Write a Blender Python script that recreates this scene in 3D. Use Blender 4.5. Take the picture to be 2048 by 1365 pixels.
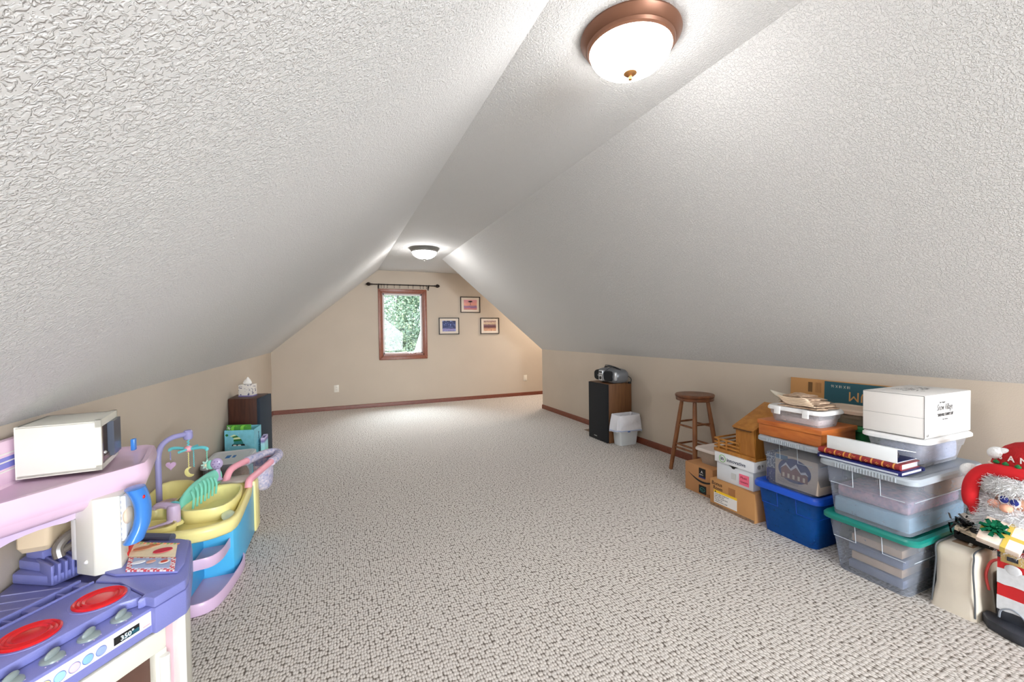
import bpy, bmesh, math, random
from mathutils import Vector, Matrix
random.seed(7)
for o in list(bpy.data.objects): bpy.data.objects.remove(o)
S = bpy.context.scene
C = S.collection
R = math.radians
PI = math.pi

# ------------------------------------------------------------------ camera, world, lights, exposure
H = 1.22
cam = bpy.data.cameras.new('camera'); co = bpy.data.objects.new('camera', cam); C.objects.link(co)
yaw, pit, rol, foc = .3982, -.0208, -.0135, 833.45
cy, sy = math.cos(yaw), math.sin(yaw)
fw = Vector((sy*math.cos(pit), cy*math.cos(pit), math.sin(pit)))
rt = Vector((cy, -sy, 0)); up = rt.cross(fw)
rt, up = rt*math.cos(rol)+up*math.sin(rol), -rt*math.sin(rol)+up*math.cos(rol)
mt = Matrix.Identity(4)
for i in range(3):
    mt[i][0] = rt[i]; mt[i][1] = up[i]; mt[i][2] = -fw[i]
mt[2][3] = H
co.matrix_world = mt
cam.sensor_width = 36; cam.lens = foc/2048*36; cam.clip_start = .02; cam.clip_end = 200
S.camera = co
S.view_settings.view_transform = 'Standard'; S.view_settings.look = 'None'
S.view_settings.gamma = 1; S.view_settings.use_curve_mapping = False
S.view_settings.exposure = 1.0
w = bpy.data.worlds.new('sky'); S.world = w; w.use_nodes = True
wn = w.node_tree.nodes; bg = wn['Background']; bg.inputs[0].default_value = (.80, .88, 1, 1); bg.inputs[1].default_value = 1.1
sun = bpy.data.lights.new('sun', 'SUN'); sun.energy = 1.7; sun.angle = R(2); sun.color = (1, .97, .88)
so = bpy.data.objects.new('sun', sun); C.objects.link(so); so.rotation_euler = (R(42), R(14), 0)
LAMP = 22.0
def area(name, loc, rot, sx, syy, e, col):
    l = bpy.data.lights.new(name, 'AREA'); l.shape = 'RECTANGLE'; l.size = sx; l.size_y = syy; l.energy = e; l.color = col
    o = bpy.data.objects.new(name, l); C.objects.link(o); o.location = loc; o.rotation_euler = rot; return o
# added fill behind the photographer, cast as daylight, and daylight through the far window
area('rear_fill_light', (1.7, -3.85, 1.30), (R(90), 0, R(0)), 1.9, 1.6, 190, (.86, .93, 1))
area('alcove_lamp', (3.75, 6.6, 2.2), (0, 0, 0), .35, .35, 16, (1, .88, .76))
area('open_sky_light', (1.05, 9.1, 3.5), (R(-50), 0, 0), 2.6, 2.2, 520, (.84, .92, 1))

# ------------------------------------------------------------------ helpers
def lin(c):
    return tuple(((v/255)/12.92 if v/255 <= .04045 else ((v/255+.055)/1.055)**2.4) for v in c)+(1,)
MC = {}
def M(name, rgb, rough=.5, metal=0, var=0, vscale=8, bump=0, bscale=60, alpha=1, spec=.5, emit=0, stretch=None, rgb2=None, detail=4):
    if name in MC: return MC[name]
    m = bpy.data.materials.new(name); m.use_nodes = True; MC[name] = m
    nt = m.node_tree; b = nt.nodes['Principled BSDF']
    b.inputs['Base Color'].default_value = lin(rgb); b.inputs['Roughness'].default_value = rough
    b.inputs['Metallic'].default_value = metal; b.inputs['Specular IOR Level'].default_value = spec
    tc = nt.nodes.new('ShaderNodeTexCoord'); mp = nt.nodes.new('ShaderNodeMapping')
    nt.links.new(tc.outputs['Object'], mp.inputs[0])
    if stretch: mp.inputs['Scale'].default_value = stretch
    n = nt.nodes.new('ShaderNodeTexNoise'); n.inputs['Scale'].default_value = vscale; n.inputs['Detail'].default_value = detail
    nt.links.new(mp.outputs[0], n.inputs['Vector'])
    r = nt.nodes.new('ShaderNodeValToRGB')
    v = max(var, .02)
    c1 = lin(rgb); c2 = lin(rgb2) if rgb2 else tuple(x*(1-v) for x in c1[:3])+(1,)
    c3 = c1 if rgb2 else tuple(min(1, x*(1+v)) for x in c1[:3])+(1,)
    r.color_ramp.elements[0].color = c2; r.color_ramp.elements[1].color = c3
    r.color_ramp.elements[0].position = .3; r.color_ramp.elements[1].position = .7
    nt.links.new(n.outputs['Fac'], r.inputs[0]); nt.links.new(r.outputs[0], b.inputs['Base Color'])
    if bump:
        n2 = nt.nodes.new('ShaderNodeTexNoise'); n2.inputs['Scale'].default_value = bscale; n2.inputs['Detail'].default_value = 3
        nt.links.new(mp.outputs[0], n2.inputs['Vector'])
        bp = nt.nodes.new('ShaderNodeBump'); bp.inputs['Strength'].default_value = 1; bp.inputs['Distance'].default_value = bump
        nt.links.new(n2.outputs['Fac'], bp.inputs['Height']); nt.links.new(bp.outputs[0], b.inputs['Normal'])
    if alpha < 1: b.inputs['Alpha'].default_value = alpha
    if emit:
        b.inputs['Emission Color'].default_value = lin(rgb); b.inputs['Emission Strength'].default_value = emit
    return m

def mesh_of(name, bm, mat, smooth=30):
    bmesh.ops.recalc_face_normals(bm, faces=bm.faces[:])
    me = bpy.data.meshes.new(name); bm.to_mesh(me); bm.free()
    for m in (mat if isinstance(mat, (list, tuple)) else [mat]): me.materials.append(m)
    for p in me.polygons: p.use_smooth = True
    me.set_sharp_from_angle(angle=R(smooth))
    return me
def obj(name, bm, mat, parent=None, label=None, kind=None, smooth=30, recalc=True):
    o = bpy.data.objects.new(name, mesh_of(name, bm, mat, smooth)); C.objects.link(o)
    if parent:
        o.parent = parent
        L = Vector((0, 0, 0)); q = parent
        while q: L += Vector(q.location); q = q.parent
        o.data.transform(Matrix.Translation(-L)) if parent.type == 'EMPTY' or L.length else None
    if label: o['label'] = label
    if kind: o['kind'] = kind
    return o
def thing(name, label, cat, loc, group=None):
    o = bpy.data.objects.new(name, None); C.objects.link(o); o.location = loc; o.empty_display_size = .05
    o['label'] = label; o['category'] = cat
    if group: o['group'] = group
    return o
def tag(o, label, cat, group=None):
    o['label'] = label; o['category'] = cat
    if group: o['group'] = group
    return o
def struct(name, bm, mat, parent=None, smooth=30):
    o = obj(name, bm, mat, parent, smooth=smooth)
    if not parent: o['kind'] = 'structure'
    return o
def NB(): return bmesh.new()
def face(bm, pts, mi=0):
    f = bm.faces.new([bm.verts.new(p) for p in pts]); f.material_index = mi; return f
def bevel_edges(bm, geomfaces, wd, seg=2, ang=20):
    es = set()
    for f in geomfaces:
        for e in f.edges: es.add(e)
    es = [e for e in es if len(e.link_faces) == 2 and e.calc_face_angle(0) > R(ang)]
    bmesh.ops.bevel(bm, geom=es, offset=wd, segments=seg, affect='EDGES', profile=.5, clamp_overlap=True)
def prism(bm, poly, z0, z1, bev=0, seg=2, mi=0, top=None):
    """poly in xy (list), optional top polygon"""
    t = top or poly
    a = [bm.verts.new((p[0], p[1], z0)) for p in poly]; b = [bm.verts.new((p[0], p[1], z1)) for p in t]
    n = len(poly); fs = [bm.faces.new(a[::-1]), bm.faces.new(b)]
    for i in range(n): fs.append(bm.faces.new((a[i], a[(i+1) % n], b[(i+1) % n], b[i])))
    bmesh.ops.recalc_face_normals(bm, faces=fs)
    for f in fs: f.material_index = mi
    if bev: bevel_edges(bm, fs, bev, seg)
    return fs
def box(bm, x0, x1, y0, y1, z0, z1, bev=0, seg=2, mi=0):
    return prism(bm, [(x0, y0), (x1, y0), (x1, y1), (x0, y1)], z0, z1, bev, seg, mi)
def rot_last(bm, n0, mat):
    bm.verts.ensure_lookup_table(); bmesh.ops.transform(bm, matrix=mat, verts=bm.verts[n0:])
def oprism(bm, pts3, d, bev=0, mi=0):
    """polygon pts3 in space extruded by vector d"""
    d = Vector(d); a = [bm.verts.new(p) for p in pts3]; b = [bm.verts.new(Vector(p)+d) for p in pts3]
    n = len(a); fs = [bm.faces.new(a), bm.faces.new(b[::-1])]
    for i in range(n): fs.append(bm.faces.new((a[i], b[i], b[(i+1) % n], a[(i+1) % n])))
    bmesh.ops.recalc_face_normals(bm, faces=fs)
    for f in fs: f.material_index = mi
    if bev: bevel_edges(bm, fs, bev)
def rrect(x0, x1, y0, y1, r, n=4):
    P = []
    for cx, cyy, a0 in ((x1-r, y1-r, 0), (x0+r, y1-r, 90), (x0+r, y0+r, 180), (x1-r, y0+r, 270)):
        for k in range(n+1):
            a = R(a0+90*k/n); P.append((cx+r*math.cos(a), cyy+r*math.sin(a)))
    return P
def loft(bm, rings, cap0=True, cap1=True, mi=0, close=True):
    V = [[bm.verts.new(p) for p in r] for r in rings]; n = len(V[0])
    for a, b in zip(V, V[1:]):
        for i in range(n if close else n-1):
            f = bm.faces.new((a[i], a[(i+1) % n], b[(i+1) % n], b[i])); f.material_index = mi
    if cap0: bm.faces.new(V[0][::-1]).material_index = mi
    if cap1: bm.faces.new(V[-1]).material_index = mi
def ring(poly, z): return [(p[0], p[1], z) for p in poly]
def lathe(bm, prof, loc, n=32, axis=(0, 0, 1), sx=1, sy_=1, cap=True, mi=0):
    q = Vector((0, 0, 1)).rotation_difference(Vector(axis)); loc = Vector(loc)
    rings = []
    for r, z in prof:
        rings.append([loc+q @ Vector((r*sx*math.cos(2*PI*i/n), r*sy_*math.sin(2*PI*i/n), z)) for i in range(n)])
    loft(bm, rings, cap, cap, mi)
def tube(bm, pts, r, n=8, cap=True, mi=0):
    pts = [Vector(p) for p in pts]; rs = r if isinstance(r, (list, tuple)) else [r]*len(pts)
    rings = []; u = None
    for i, p in enumerate(pts):
        t = (pts[min(i+1, len(pts)-1)]-pts[max(i-1, 0)]).normalized()
        if u is None:
            u = t.cross(Vector((0, 0, 1)))
            if u.length < .05: u = t.cross(Vector((1, 0, 0)))
        u = (u-t*u.dot(t)).normalized(); v = t.cross(u)
        rings.append([p+(u*math.cos(2*PI*k/n)+v*math.sin(2*PI*k/n))*rs[i] for k in range(n)])
    loft(bm, rings, cap, cap, mi)
def ell(bm, c, rx, ry, rz, n=16, m=10, mat=None, mi=0):
    vs = bmesh.ops.create_uvsphere(bm, u_segments=n, v_segments=m, radius=1)['verts']
    T = Matrix.Translation(c) @ (mat or Matrix.Identity(4)) @ Matrix.Diagonal((rx, ry, rz, 1))
    bmesh.ops.transform(bm, matrix=T, verts=vs)
    for f in {f for v in vs for f in v.link_faces}: f.material_index = mi
    return vs
def spline(P, n=6):
    P = [Vector(p) for p in P]; out = []
    for i in range(len(P)-1):
        p0, p1, p2, p3 = P[max(i-1, 0)], P[i], P[i+1], P[min(i+2, len(P)-1)]
        for k in range(n):
            t = k/n
            out.append(.5*((2*p1)+(p2-p0)*t+(2*p0-5*p1+4*p2-p3)*t*t+(3*p1-p0-3*p2+p3)*t**3))
    out.append(P[-1]); return out
def text(s, size, org, xd, yd, mat, parent, name='lettering', ext=.0004, sx=1, shear=0, bold=0, align='LEFT'):
    cu = bpy.data.curves.new('t', 'FONT'); cu.body = s; cu.size = size; cu.extrude = ext; cu.shear = shear; cu.offset = bold; cu.resolution_u = 2; cu.align_x = align
    t = bpy.data.objects.new('t', cu); C.objects.link(t)
    dg = bpy.context.evaluated_depsgraph_get(); me = bpy.data.meshes.new_from_object(t.evaluated_get(dg))
    bpy.data.objects.remove(t); bpy.data.curves.remove(cu)
    xd = Vector(xd).normalized(); yd = Vector(yd).normalized(); zd = xd.cross(yd)
    T = Matrix.Identity(4)
    for i in range(3):
        T[i][0] = xd[i]*sx; T[i][1] = yd[i]; T[i][2] = zd[i]; T[i][3] = org[i]
    me.transform(T); me.materials.clear(); me.materials.append(mat); me.name = name
    o = bpy.data.objects.new(name, me); C.objects.link(o)
    if parent:
        o.parent = parent; L = Vector((0, 0, 0)); q = parent
        while q: L += Vector(q.location); q = q.parent
        me.transform(Matrix.Translation(-L))
    return o
XN = (0, -1, 0)      # reading direction on faces turned to -X
XP = (1, 0, 0)       # reading direction on faces turned to -Y
ZU = (0, 0, 1)
def plate(bm, x, y0, y1, z0, z1, t=.0012, mi=0):      # thin sticker on a face turned to -X
    box(bm, x-t, x+.0002, y0, y1, z0, z1, mi=mi)

# ------------------------------------------------------------------ setting
XL, XR, YF, YC, YB = -.931, 3.012, 7.294, 5.93, -3.9
XCL, XCR, ZC, ZKL, ZKR, XA = .652, 1.423, 2.288, .96, .942, 4.25
def plaster(name, rgb, d, sc):
    m = bpy.data.materials.new(name); m.use_nodes = True; nt = m.node_tree; b = nt.nodes['Principled BSDF']
    b.inputs['Base Color'].default_value = lin(rgb); b.inputs['Roughness'].default_value = .85
    tc = nt.nodes.new('ShaderNodeTexCoord')
    dn = nt.nodes.new('ShaderNodeTexNoise'); dn.inputs['Scale'].default_value = sc*.8; dn.inputs['Detail'].default_value = 3
    nt.links.new(tc.outputs['Object'], dn.inputs['Vector'])
    v = nt.nodes.new('ShaderNodeTexNoise'); v.inputs['Scale'].default_value = sc; v.inputs['Detail'].default_value = 2.5; v.inputs['Distortion'].default_value = .9
    nt.links.new(tc.outputs['Object'], v.inputs['Vector'])
    r = nt.nodes.new('ShaderNodeValToRGB'); r.color_ramp.elements[0].position = .44; r.color_ramp.elements[1].position = .60
    nt.links.new(v.outputs['Fac'], r.inputs[0])
    bp = nt.nodes.new('ShaderNodeBump'); bp.inputs['Strength'].default_value = 1; bp.inputs['Distance'].default_value = d
    nt.links.new(r.outputs[0], bp.inputs['Height']); nt.links.new(bp.outputs[0], b.inputs['Normal'])
    return m
m_ceil = plaster('knockdown_plaster', (214, 213, 211), .0018, 118)
m_wall = M('beige_wall_paint', (195, 182, 166), .8, bump=.0006, bscale=180, var=.015, vscale=3)
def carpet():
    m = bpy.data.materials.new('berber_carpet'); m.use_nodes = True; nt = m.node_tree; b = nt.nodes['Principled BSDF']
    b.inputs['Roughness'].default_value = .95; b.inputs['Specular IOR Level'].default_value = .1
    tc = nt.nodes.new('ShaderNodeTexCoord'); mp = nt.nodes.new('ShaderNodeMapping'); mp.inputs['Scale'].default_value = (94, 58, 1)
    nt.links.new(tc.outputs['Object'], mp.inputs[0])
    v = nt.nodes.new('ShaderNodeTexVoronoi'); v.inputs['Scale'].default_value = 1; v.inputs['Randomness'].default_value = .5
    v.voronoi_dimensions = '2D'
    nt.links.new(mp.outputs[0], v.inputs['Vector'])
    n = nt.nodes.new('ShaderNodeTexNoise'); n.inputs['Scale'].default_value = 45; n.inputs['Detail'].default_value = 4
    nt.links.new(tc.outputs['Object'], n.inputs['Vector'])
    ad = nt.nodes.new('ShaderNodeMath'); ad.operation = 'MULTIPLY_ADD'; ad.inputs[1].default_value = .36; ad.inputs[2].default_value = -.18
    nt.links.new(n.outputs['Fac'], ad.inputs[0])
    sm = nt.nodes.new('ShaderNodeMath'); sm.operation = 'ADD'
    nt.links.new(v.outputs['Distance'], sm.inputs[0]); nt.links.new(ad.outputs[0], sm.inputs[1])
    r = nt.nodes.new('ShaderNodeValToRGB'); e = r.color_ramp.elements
    e[0].position = .30; e[0].color = lin((216, 209, 203)); e[1].position = .68; e[1].color = lin((104, 95, 88))  # loop pits coloured darker as their shade, along with brown-grey flecks
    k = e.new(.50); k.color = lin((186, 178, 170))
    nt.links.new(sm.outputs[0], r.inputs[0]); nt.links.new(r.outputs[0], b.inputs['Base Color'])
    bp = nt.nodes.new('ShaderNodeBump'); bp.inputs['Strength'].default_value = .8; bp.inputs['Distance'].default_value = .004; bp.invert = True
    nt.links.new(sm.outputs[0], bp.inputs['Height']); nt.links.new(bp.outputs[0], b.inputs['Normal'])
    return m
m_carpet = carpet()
m_trim = M('reddish_oak_trim', (132, 72, 50), .4, var=.18, vscale=30, stretch=(1, 1, 8), rgb2=(104, 50, 34))

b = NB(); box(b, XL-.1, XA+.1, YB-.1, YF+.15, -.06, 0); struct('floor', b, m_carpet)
b = NB(); box(b, XL-.1, XL, YB, YF, 0, ZKL); struct('wall_left', b, m_wall)
b = NB(); box(b, XR, XR+.1, YB, YC, 0, ZKR)
struct('wall_right', b, m_wall)
b = NB()     # return wall behind the right knee wall, up to the flat ceiling
oprism(b, [(XR+.1, YC-.1, 0), (XA, YC-.1, 0), (XA, YC-.1, ZC), (XCR+.02, YC-.1, ZC), (XCR+.07, YC-.1, ZC-.02), (XR+.05, YC-.1, ZKR)], (0, .1, 0)); struct('wall_return', b, m_wall)
b = NB(); box(b, XA, XA+.1, YC-.1, YF, 0, ZC); struct('wall_alcove', b, m_wall)
# far wall with window opening
WX0, WX1, WZ0, WZ1 = .70, 1.405, .84, 1.925
b = NB()
prof = [(XL, 0), (XA, 0), (XA, ZC), (XCL, ZC), (XL, ZKL)]
def farpoly(pts): oprism(b, [(p[0], YF, p[1]) for p in pts], (0, .14, 0))
farpoly([(XL-.1, 0), (XA+.1, 0), (XA+.1, WZ0), (XL-.1, WZ0)]); farpoly([(XL-.1, WZ0), (WX0, WZ0), (WX0, ZC+.05), (XL-.1, ZC+.05)])
farpoly([(WX1, WZ0), (XA+.1, WZ0), (XA+.1, ZC+.05), (WX1, ZC+.05)]); farpoly([(WX0, WZ1), (WX1, WZ1), (WX1, ZC+.05), (WX0, ZC+.05)])
struct('wall_far', b, m_wall)
# solid rear wall, no opening
b = NB()
def rearpoly(pts): oprism(b, [(p[0], YB, p[1]) for p in pts], (0, -.1, 0))
rearpoly([(XL-.1, 0), (XR+.1, 0), (XR+.1, ZC+.05), (XL-.1, ZC+.05)]); struct('wall_rear', b, m_wall)
b = NB(); oprism(b, [(XL, YB, ZKL), (XCL, YB, ZC), (XCL, YB, ZC+.08), (XL-.12, YB, ZKL+.0)], (0, YF-YB, 0)); struct('ceiling_slope_left', b, m_ceil)
b = NB(); oprism(b, [(XR, YB, ZKR), (XCR, YB, ZC), (XCR, YB, ZC+.08), (XR+.12, YB, ZKR)], (0, YC-YB, 0)); struct('ceiling_slope_right', b, m_ceil)
b = NB(); box(b, XCL-.05, XCR+.05, YB, YC, ZC, ZC+.08); box(b, XCL-.05, XA+.1, YC, YF, ZC, ZC+.08); struct('ceiling', b, m_ceil)
# baseboards: board plus rounded top bead
def baseboard(name, p0, p1, nrm, h=.064):
    b = NB(); p0 = Vector(p0+(0,)); p1 = Vector(p1+(0,)); n = Vector(nrm+(0,))
    pr = [(0, 0), (.014, 0), (.014, h-.014), (.011, h-.004), (.006, h), (0, h)]
    oprism(b, [p0+n*a+Vector((0, 0, c)) for a, c in pr], p1-p0); struct(name, b, m_trim)
baseboard('baseboard_left', (XL, YB), (XL, YF), (1, 0))
baseboard('baseboard_far', (XL, YF), (XA, YF), (0, -1))
baseboard('baseboard_right', (XR, YB), (XR, YC), (-1, 0))
baseboard('baseboard_return', (XR, YC), (XA, YC), (0, 1))
baseboard('baseboard_alcove', (XA, YC), (XA, YF), (-1, 0))

# ------------------------------------------------------------------ far window
m_cas = M('oak_casing', (150, 88, 62), .35, var=.2, vscale=40, stretch=(3, 1, .6), rgb2=(118, 60, 40))
m_sash = M('white_sash', (225, 222, 220), .4)
m_chrome = M('chrome', (210, 210, 212), .2, metal=1)
win = bpy.data.objects.new('window_1', None); C.objects.link(win); win.location = (1.05, YF, .78); win['kind'] = 'structure'
cw = .062
x0, x1, z0, z1 = .650, 1.460, .784, 1.980
def mitre(pts, name):
    b = NB(); oprism(b, [(p[0], YF-.001, p[1]) for p in pts], (0, -.020, 0), bev=.006); obj(name, b, m_cas, win)
mitre([(x0, z0), (x1, z0), (x1-cw, z0+cw), (x0+cw, z0+cw)], 'casing')
mitre([(x0, z1), (x1, z1), (x1-cw, z1-cw), (x0+cw, z1-cw)], 'casing')
mitre([(x0, z0), (x0, z1), (x0+cw, z1-cw), (x0+cw, z0+cw)], 'casing')
mitre([(x1, z0), (x1, z1), (x1-cw, z1-cw), (x1-cw, z0+cw)], 'casing')
b = NB()
for a in ((x0+cw-.004, x0+cw+.012, z0+cw, z1-cw), (x1-cw-.012, x1-cw+.004, z0+cw, z1-cw), (x0+cw, x1-cw, z0+cw-.004, z0+cw+.03), (x0+cw, x1-cw, z1-cw-.012, z1-cw+.004)):
    box(b, a[0], a[1], YF-.004, YF+.10, a[2], a[3])
obj('jamb', b, m_cas, win)
b = NB(); s = .028; ax0, ax1, az0, az1 = x0+cw+.012, x1-cw-.012, z0+cw+.03, z1-cw-.012
box(b, ax0, ax0+s, YF+.045, YF+.08, az0, az1, .004); box(b, ax1-s, ax1, YF+.045, YF+.08, az0, az1, .004)
box(b, ax0, ax1, YF+.045, YF+.08, az0, az0+s, .004); box(b, ax0, ax1, YF+.045, YF+.08, az1-s, az1, .004)
obj('sash', b, m_sash, win)
gm = bpy.data.materials.new('window_glass'); gm.use_nodes = True; nt = gm.node_tree; nt.nodes.clear()
out = nt.nodes.new('ShaderNodeOutputMaterial'); mx = nt.nodes.new('ShaderNodeMixShader'); tr = nt.nodes.new('ShaderNodeBsdfTransparent'); gl = nt.nodes.new('ShaderNodeBsdfGlossy')
gl.inputs['Roughness'].default_value = .02; tr.inputs[0].default_value = (.93, .96, .95, 1); mx.inputs[0].default_value = .012
nt.links.new(tr.outputs[0], mx.inputs[1]); nt.links.new(gl.outputs[0], mx.inputs[2]); nt.links.new(mx.outputs[0], out.inputs[0])
b = NB(); box(b, ax0+s-.004, ax1-s+.004, YF+.060, YF+.064, az0+s-.004, az1-s+.004); obj('pane', b, gm, win)
b = NB(); box(b, 1.17, 1.27, YF+.02, YF+.045, az0-.002, az0+.018, .004); tube(b, [(1.22, YF+.022, az0+.012), (1.18, YF+.0, az0+.02), (1.15, YF+.0, az0+.018)], .006)
tube(b, [(1.15, YF, az0+.018), (1.15, YF-.02, az0+.018)], .008); obj('crank_handle', b, m_chrome, win)

# outside: tree crown and the neighbouring gable rake
m_leaf = M('leaf_green', (176, 196, 172), .6, var=.0, vscale=1.2, rgb2=(136, 164, 146), spec=.3)
m_leaf2 = M('sunny_leaf', (206, 220, 186), .6, var=.1)
m_bark = M('bark', (92, 84, 78), .9, var=.2, vscale=20, bump=.01)
def tree(name, label, cx, cyy, cz, rx, ry, rz, nl, ls):
    t = thing(name, label, 'tree', (cx, cyy, -3.0))
    b = NB(); rnd = random.Random(3)
    blobs = []
    for k in range(70):
        while True:
            p = Vector((rnd.uniform(-1, 1), rnd.uniform(-1, 1), rnd.uniform(-1, 1)))
            if p.length < 1: break
        blobs.append((Vector((cx+p.x*rx, cyy+p.y*ry, cz+p.z*rz)), rnd.uniform(.3, .6)))
    for k in range(nl):
        c, r = rnd.choice(blobs)
        d = Vector((rnd.gauss(0, 1), rnd.gauss(0, 1), rnd.gauss(0, 1))).normalized()
        p = c+d*r*rnd.uniform(.7, 1.05)
        u = d.cross(Vector((rnd.gauss(0, 1), rnd.gauss(0, 1), rnd.gauss(0, 1)))).normalized(); v = (d+.9*Vector((rnd.gauss(0, 1), rnd.gauss(0, 1), rnd.gauss(0, 1)))).cross(u).normalized()
        s1 = ls*rnd.uniform(.6, 1.2); s2 = s1*.62
        face(b, [p-u*s1, p-v*s2, p+u*s1, p+v*s2], 1 if rnd.random() < .22 else 0)
    o = obj('foliage', b, [m_leaf, m_leaf2], t, kind='stuff', smooth=180)
    b = NB(); tube(b, spline([(cx, cyy+1, -3), (cx+.1, cyy+1, -1), (cx-.1, cyy+1.1, cz), (cx, cyy+.9, cz+rz*.7)]), .12, 8)
    for k in range(9):
        c, r = blobs[k*5]; tube(b, spline([(cx, cyy+1, cz-rz*.8+k*.1), ((cx+c.x)/2, cyy+.9, c.z-.3), Vector((c.x, cyy+.7, c.z))]), [.03]*12+[.01], 6)
    obj('trunk', b, m_bark, t)
tree('tree', 'leafy pale green tree filling the view through the far window', 1.9, 12.1, 1.4, 2.2, 1.1, 2.2, 60000, .038)
b = NB(); oprism(b, [(1.50, 9.6, .30), (1.56, 9.6, .30), (1.88, 9.6, 1.30), (1.82, 9.6, 1.30)], (0, .25, 0))
oprism(b, [(1.575, 9.62, .30), (2.6, 9.62, .30), (2.6, 9.62, 1.3), (1.895, 9.62, 1.3)], (0, .3, 0))
tag(obj('roof_gable', b, M('white_fascia', (222, 222, 218), .6)), 'white sloping roof edge of the next gable, low at the right of the window view', 'roof')

# ------------------------------------------------------------------ curtain rod
m_iron = M('dark_bronze', (46, 36, 34), .4, metal=.6)
t = thing('curtain_rod', 'dark bronze curtain rod with leaf finials and empty clip rings above the window', 'curtain rod', (1.07, YF, 2.04))
ry = YF-.075; rz = 2.045
b = NB(); tube(b, [(.56, ry, rz), (1.58, ry, rz)], .009, 10); obj('pole', b, m_iron, t)
for sgn, xx in ((-1, .56), (1, 1.58)):
    b = NB(); lathe(b, [(.0, 0), (.014, .002), (.014, .014), (.008, .018), (.012, .026), (.026, .042), (.031, .060), (.024, .080), (.010, .096), (.001, .104)], (xx, ry, rz), 14, (sgn, 0, 0)); obj('finial', b, m_iron, t)
for xx in (.66, 1.49):
    b = NB(); tube(b, spline([(xx, YF, rz-.05), (xx, YF-.03, rz-.055), (xx, ry, rz-.02), (xx, ry-.012, rz+.004)]), .006); box(b, xx-.011, xx+.011, YF-.006, YF, rz-.075, rz-.005, .002)
    lathe(b, [(.013, -.008), (.013, .008)], (xx, ry, rz), 12, (1, 0, 0)); obj('bracket', b, m_iron, t)
rg = None
for xx in (.70, .80, .91, 1.0, 1.14, 1.22, 1.34, 1.395, 1.45, .745):
    if rg is None:
        b = NB(); tube(b, [(xx, ry+.017*math.cos(a), rz-.006+.017*math.sin(a)) for a in [2*PI*k/12 for k in range(13)]], .0028, 5)
        tube(b, [(xx, ry, rz-.022), (xx, ry, rz-.038)], .002, 4); box(b, xx-.004, xx+.004, ry-.004, ry+.004, rz-.055, rz-.036); rg = obj('clip_ring', b, m_iron, t); rx0 = xx
    else:
        c = rg.copy(); C.objects.link(c); c.location.x += xx-rx0

# ------------------------------------------------------------------ framed pictures
m_frame = M('black_frame', (34, 26, 24), .35); m_mat = M('cream_mat', (222, 210, 196), .8)
def gradient_print(name, stops, speck=None, axis=2, lo=0, hi=1, noise=.1, nscale=12):
    m = bpy.data.materials.new(name); m.use_nodes = True; nt = m.node_tree; bs = nt.nodes['Principled BSDF']; bs.inputs['Roughness'].default_value = .35
    tc = nt.nodes.new('ShaderNodeTexCoord'); sp = nt.nodes.new('ShaderNodeSeparateXYZ'); nt.links.new(tc.outputs['Generated'], sp.inputs[0])
    n = nt.nodes.new('ShaderNodeTexNoise'); n.inputs['Scale'].default_value = nscale; n.inputs['Detail'].default_value = 6; nt.links.new(tc.outputs['Generated'], n.inputs['Vector'])
    a = nt.nodes.new('ShaderNodeMath'); a.operation = 'MULTIPLY_ADD'; a.inputs[1].default_value = noise; nt.links.new(n.outputs['Fac'], a.inputs[0]); nt.links.new(sp.outputs[axis], a.inputs[2])
    r = nt.nodes.new('ShaderNodeValToRGB'); e = r.color_ramp.elements
    e[0].position = stops[0][0]; e[0].color = lin(stops[0][1]); e[1].position = stops[-1][0]; e[1].color = lin(stops[-1][1])
    for p, c in stops[1:-1]: e.new(p).color = lin(c)
    nt.links.new(a.outputs[0], r.inputs[0]); last = r.outputs[0]
    if speck:
        v = nt.nodes.new('ShaderNodeTexNoise'); v.inputs['Scale'].default_value = speck[1]; v.inputs['Detail'].default_value = 5; nt.links.new(tc.outputs['Generated'], v.inputs['Vector'])
        rr = nt.nodes.new('ShaderNodeValToRGB'); rr.color_ramp.elements[0].position = speck[2]; rr.color_ramp.elements[1].position = speck[2]+.08
        nt.links.new(v.outputs['Fac'], rr.inputs[0]); mx = nt.nodes.new('ShaderNodeMix'); mx.data_type = 'RGBA'; nt.links.new(rr.outputs[0], mx.inputs[0])
        nt.links.new(last, mx.inputs[6]); mx.inputs[7].default_value = lin(speck[0]); last = mx.outputs[2]
    nt.links.new(last, bs.inputs['Base Color']); return m
pr1 = gradient_print('blue_winter_print', [(0, (86, 88, 140)), (.22, (150, 140, 190)), (.35, (40, 44, 92)), (.8, (44, 56, 110)), (1, (28, 34, 70))], ((130, 150, 215), 9, .56))
pr2 = gradient_print('dusk_hill_print', [(0, (140, 60, 70)), (.25, (200, 130, 130)), (.4, (120, 100, 150)), (.6, (226, 160, 140)), (1, (214, 150, 160))], None, noise=.25, nscale=3)
pr3 = gradient_print('winter_village_print', [(0, (214, 170, 140)), (.25, (200, 150, 120)), (.42, (90, 50, 60)), (.6, (120, 86, 96)), (.8, (214, 190, 160)), (1, (160, 130, 130))], ((60, 40, 70), 14, .56))
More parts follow.
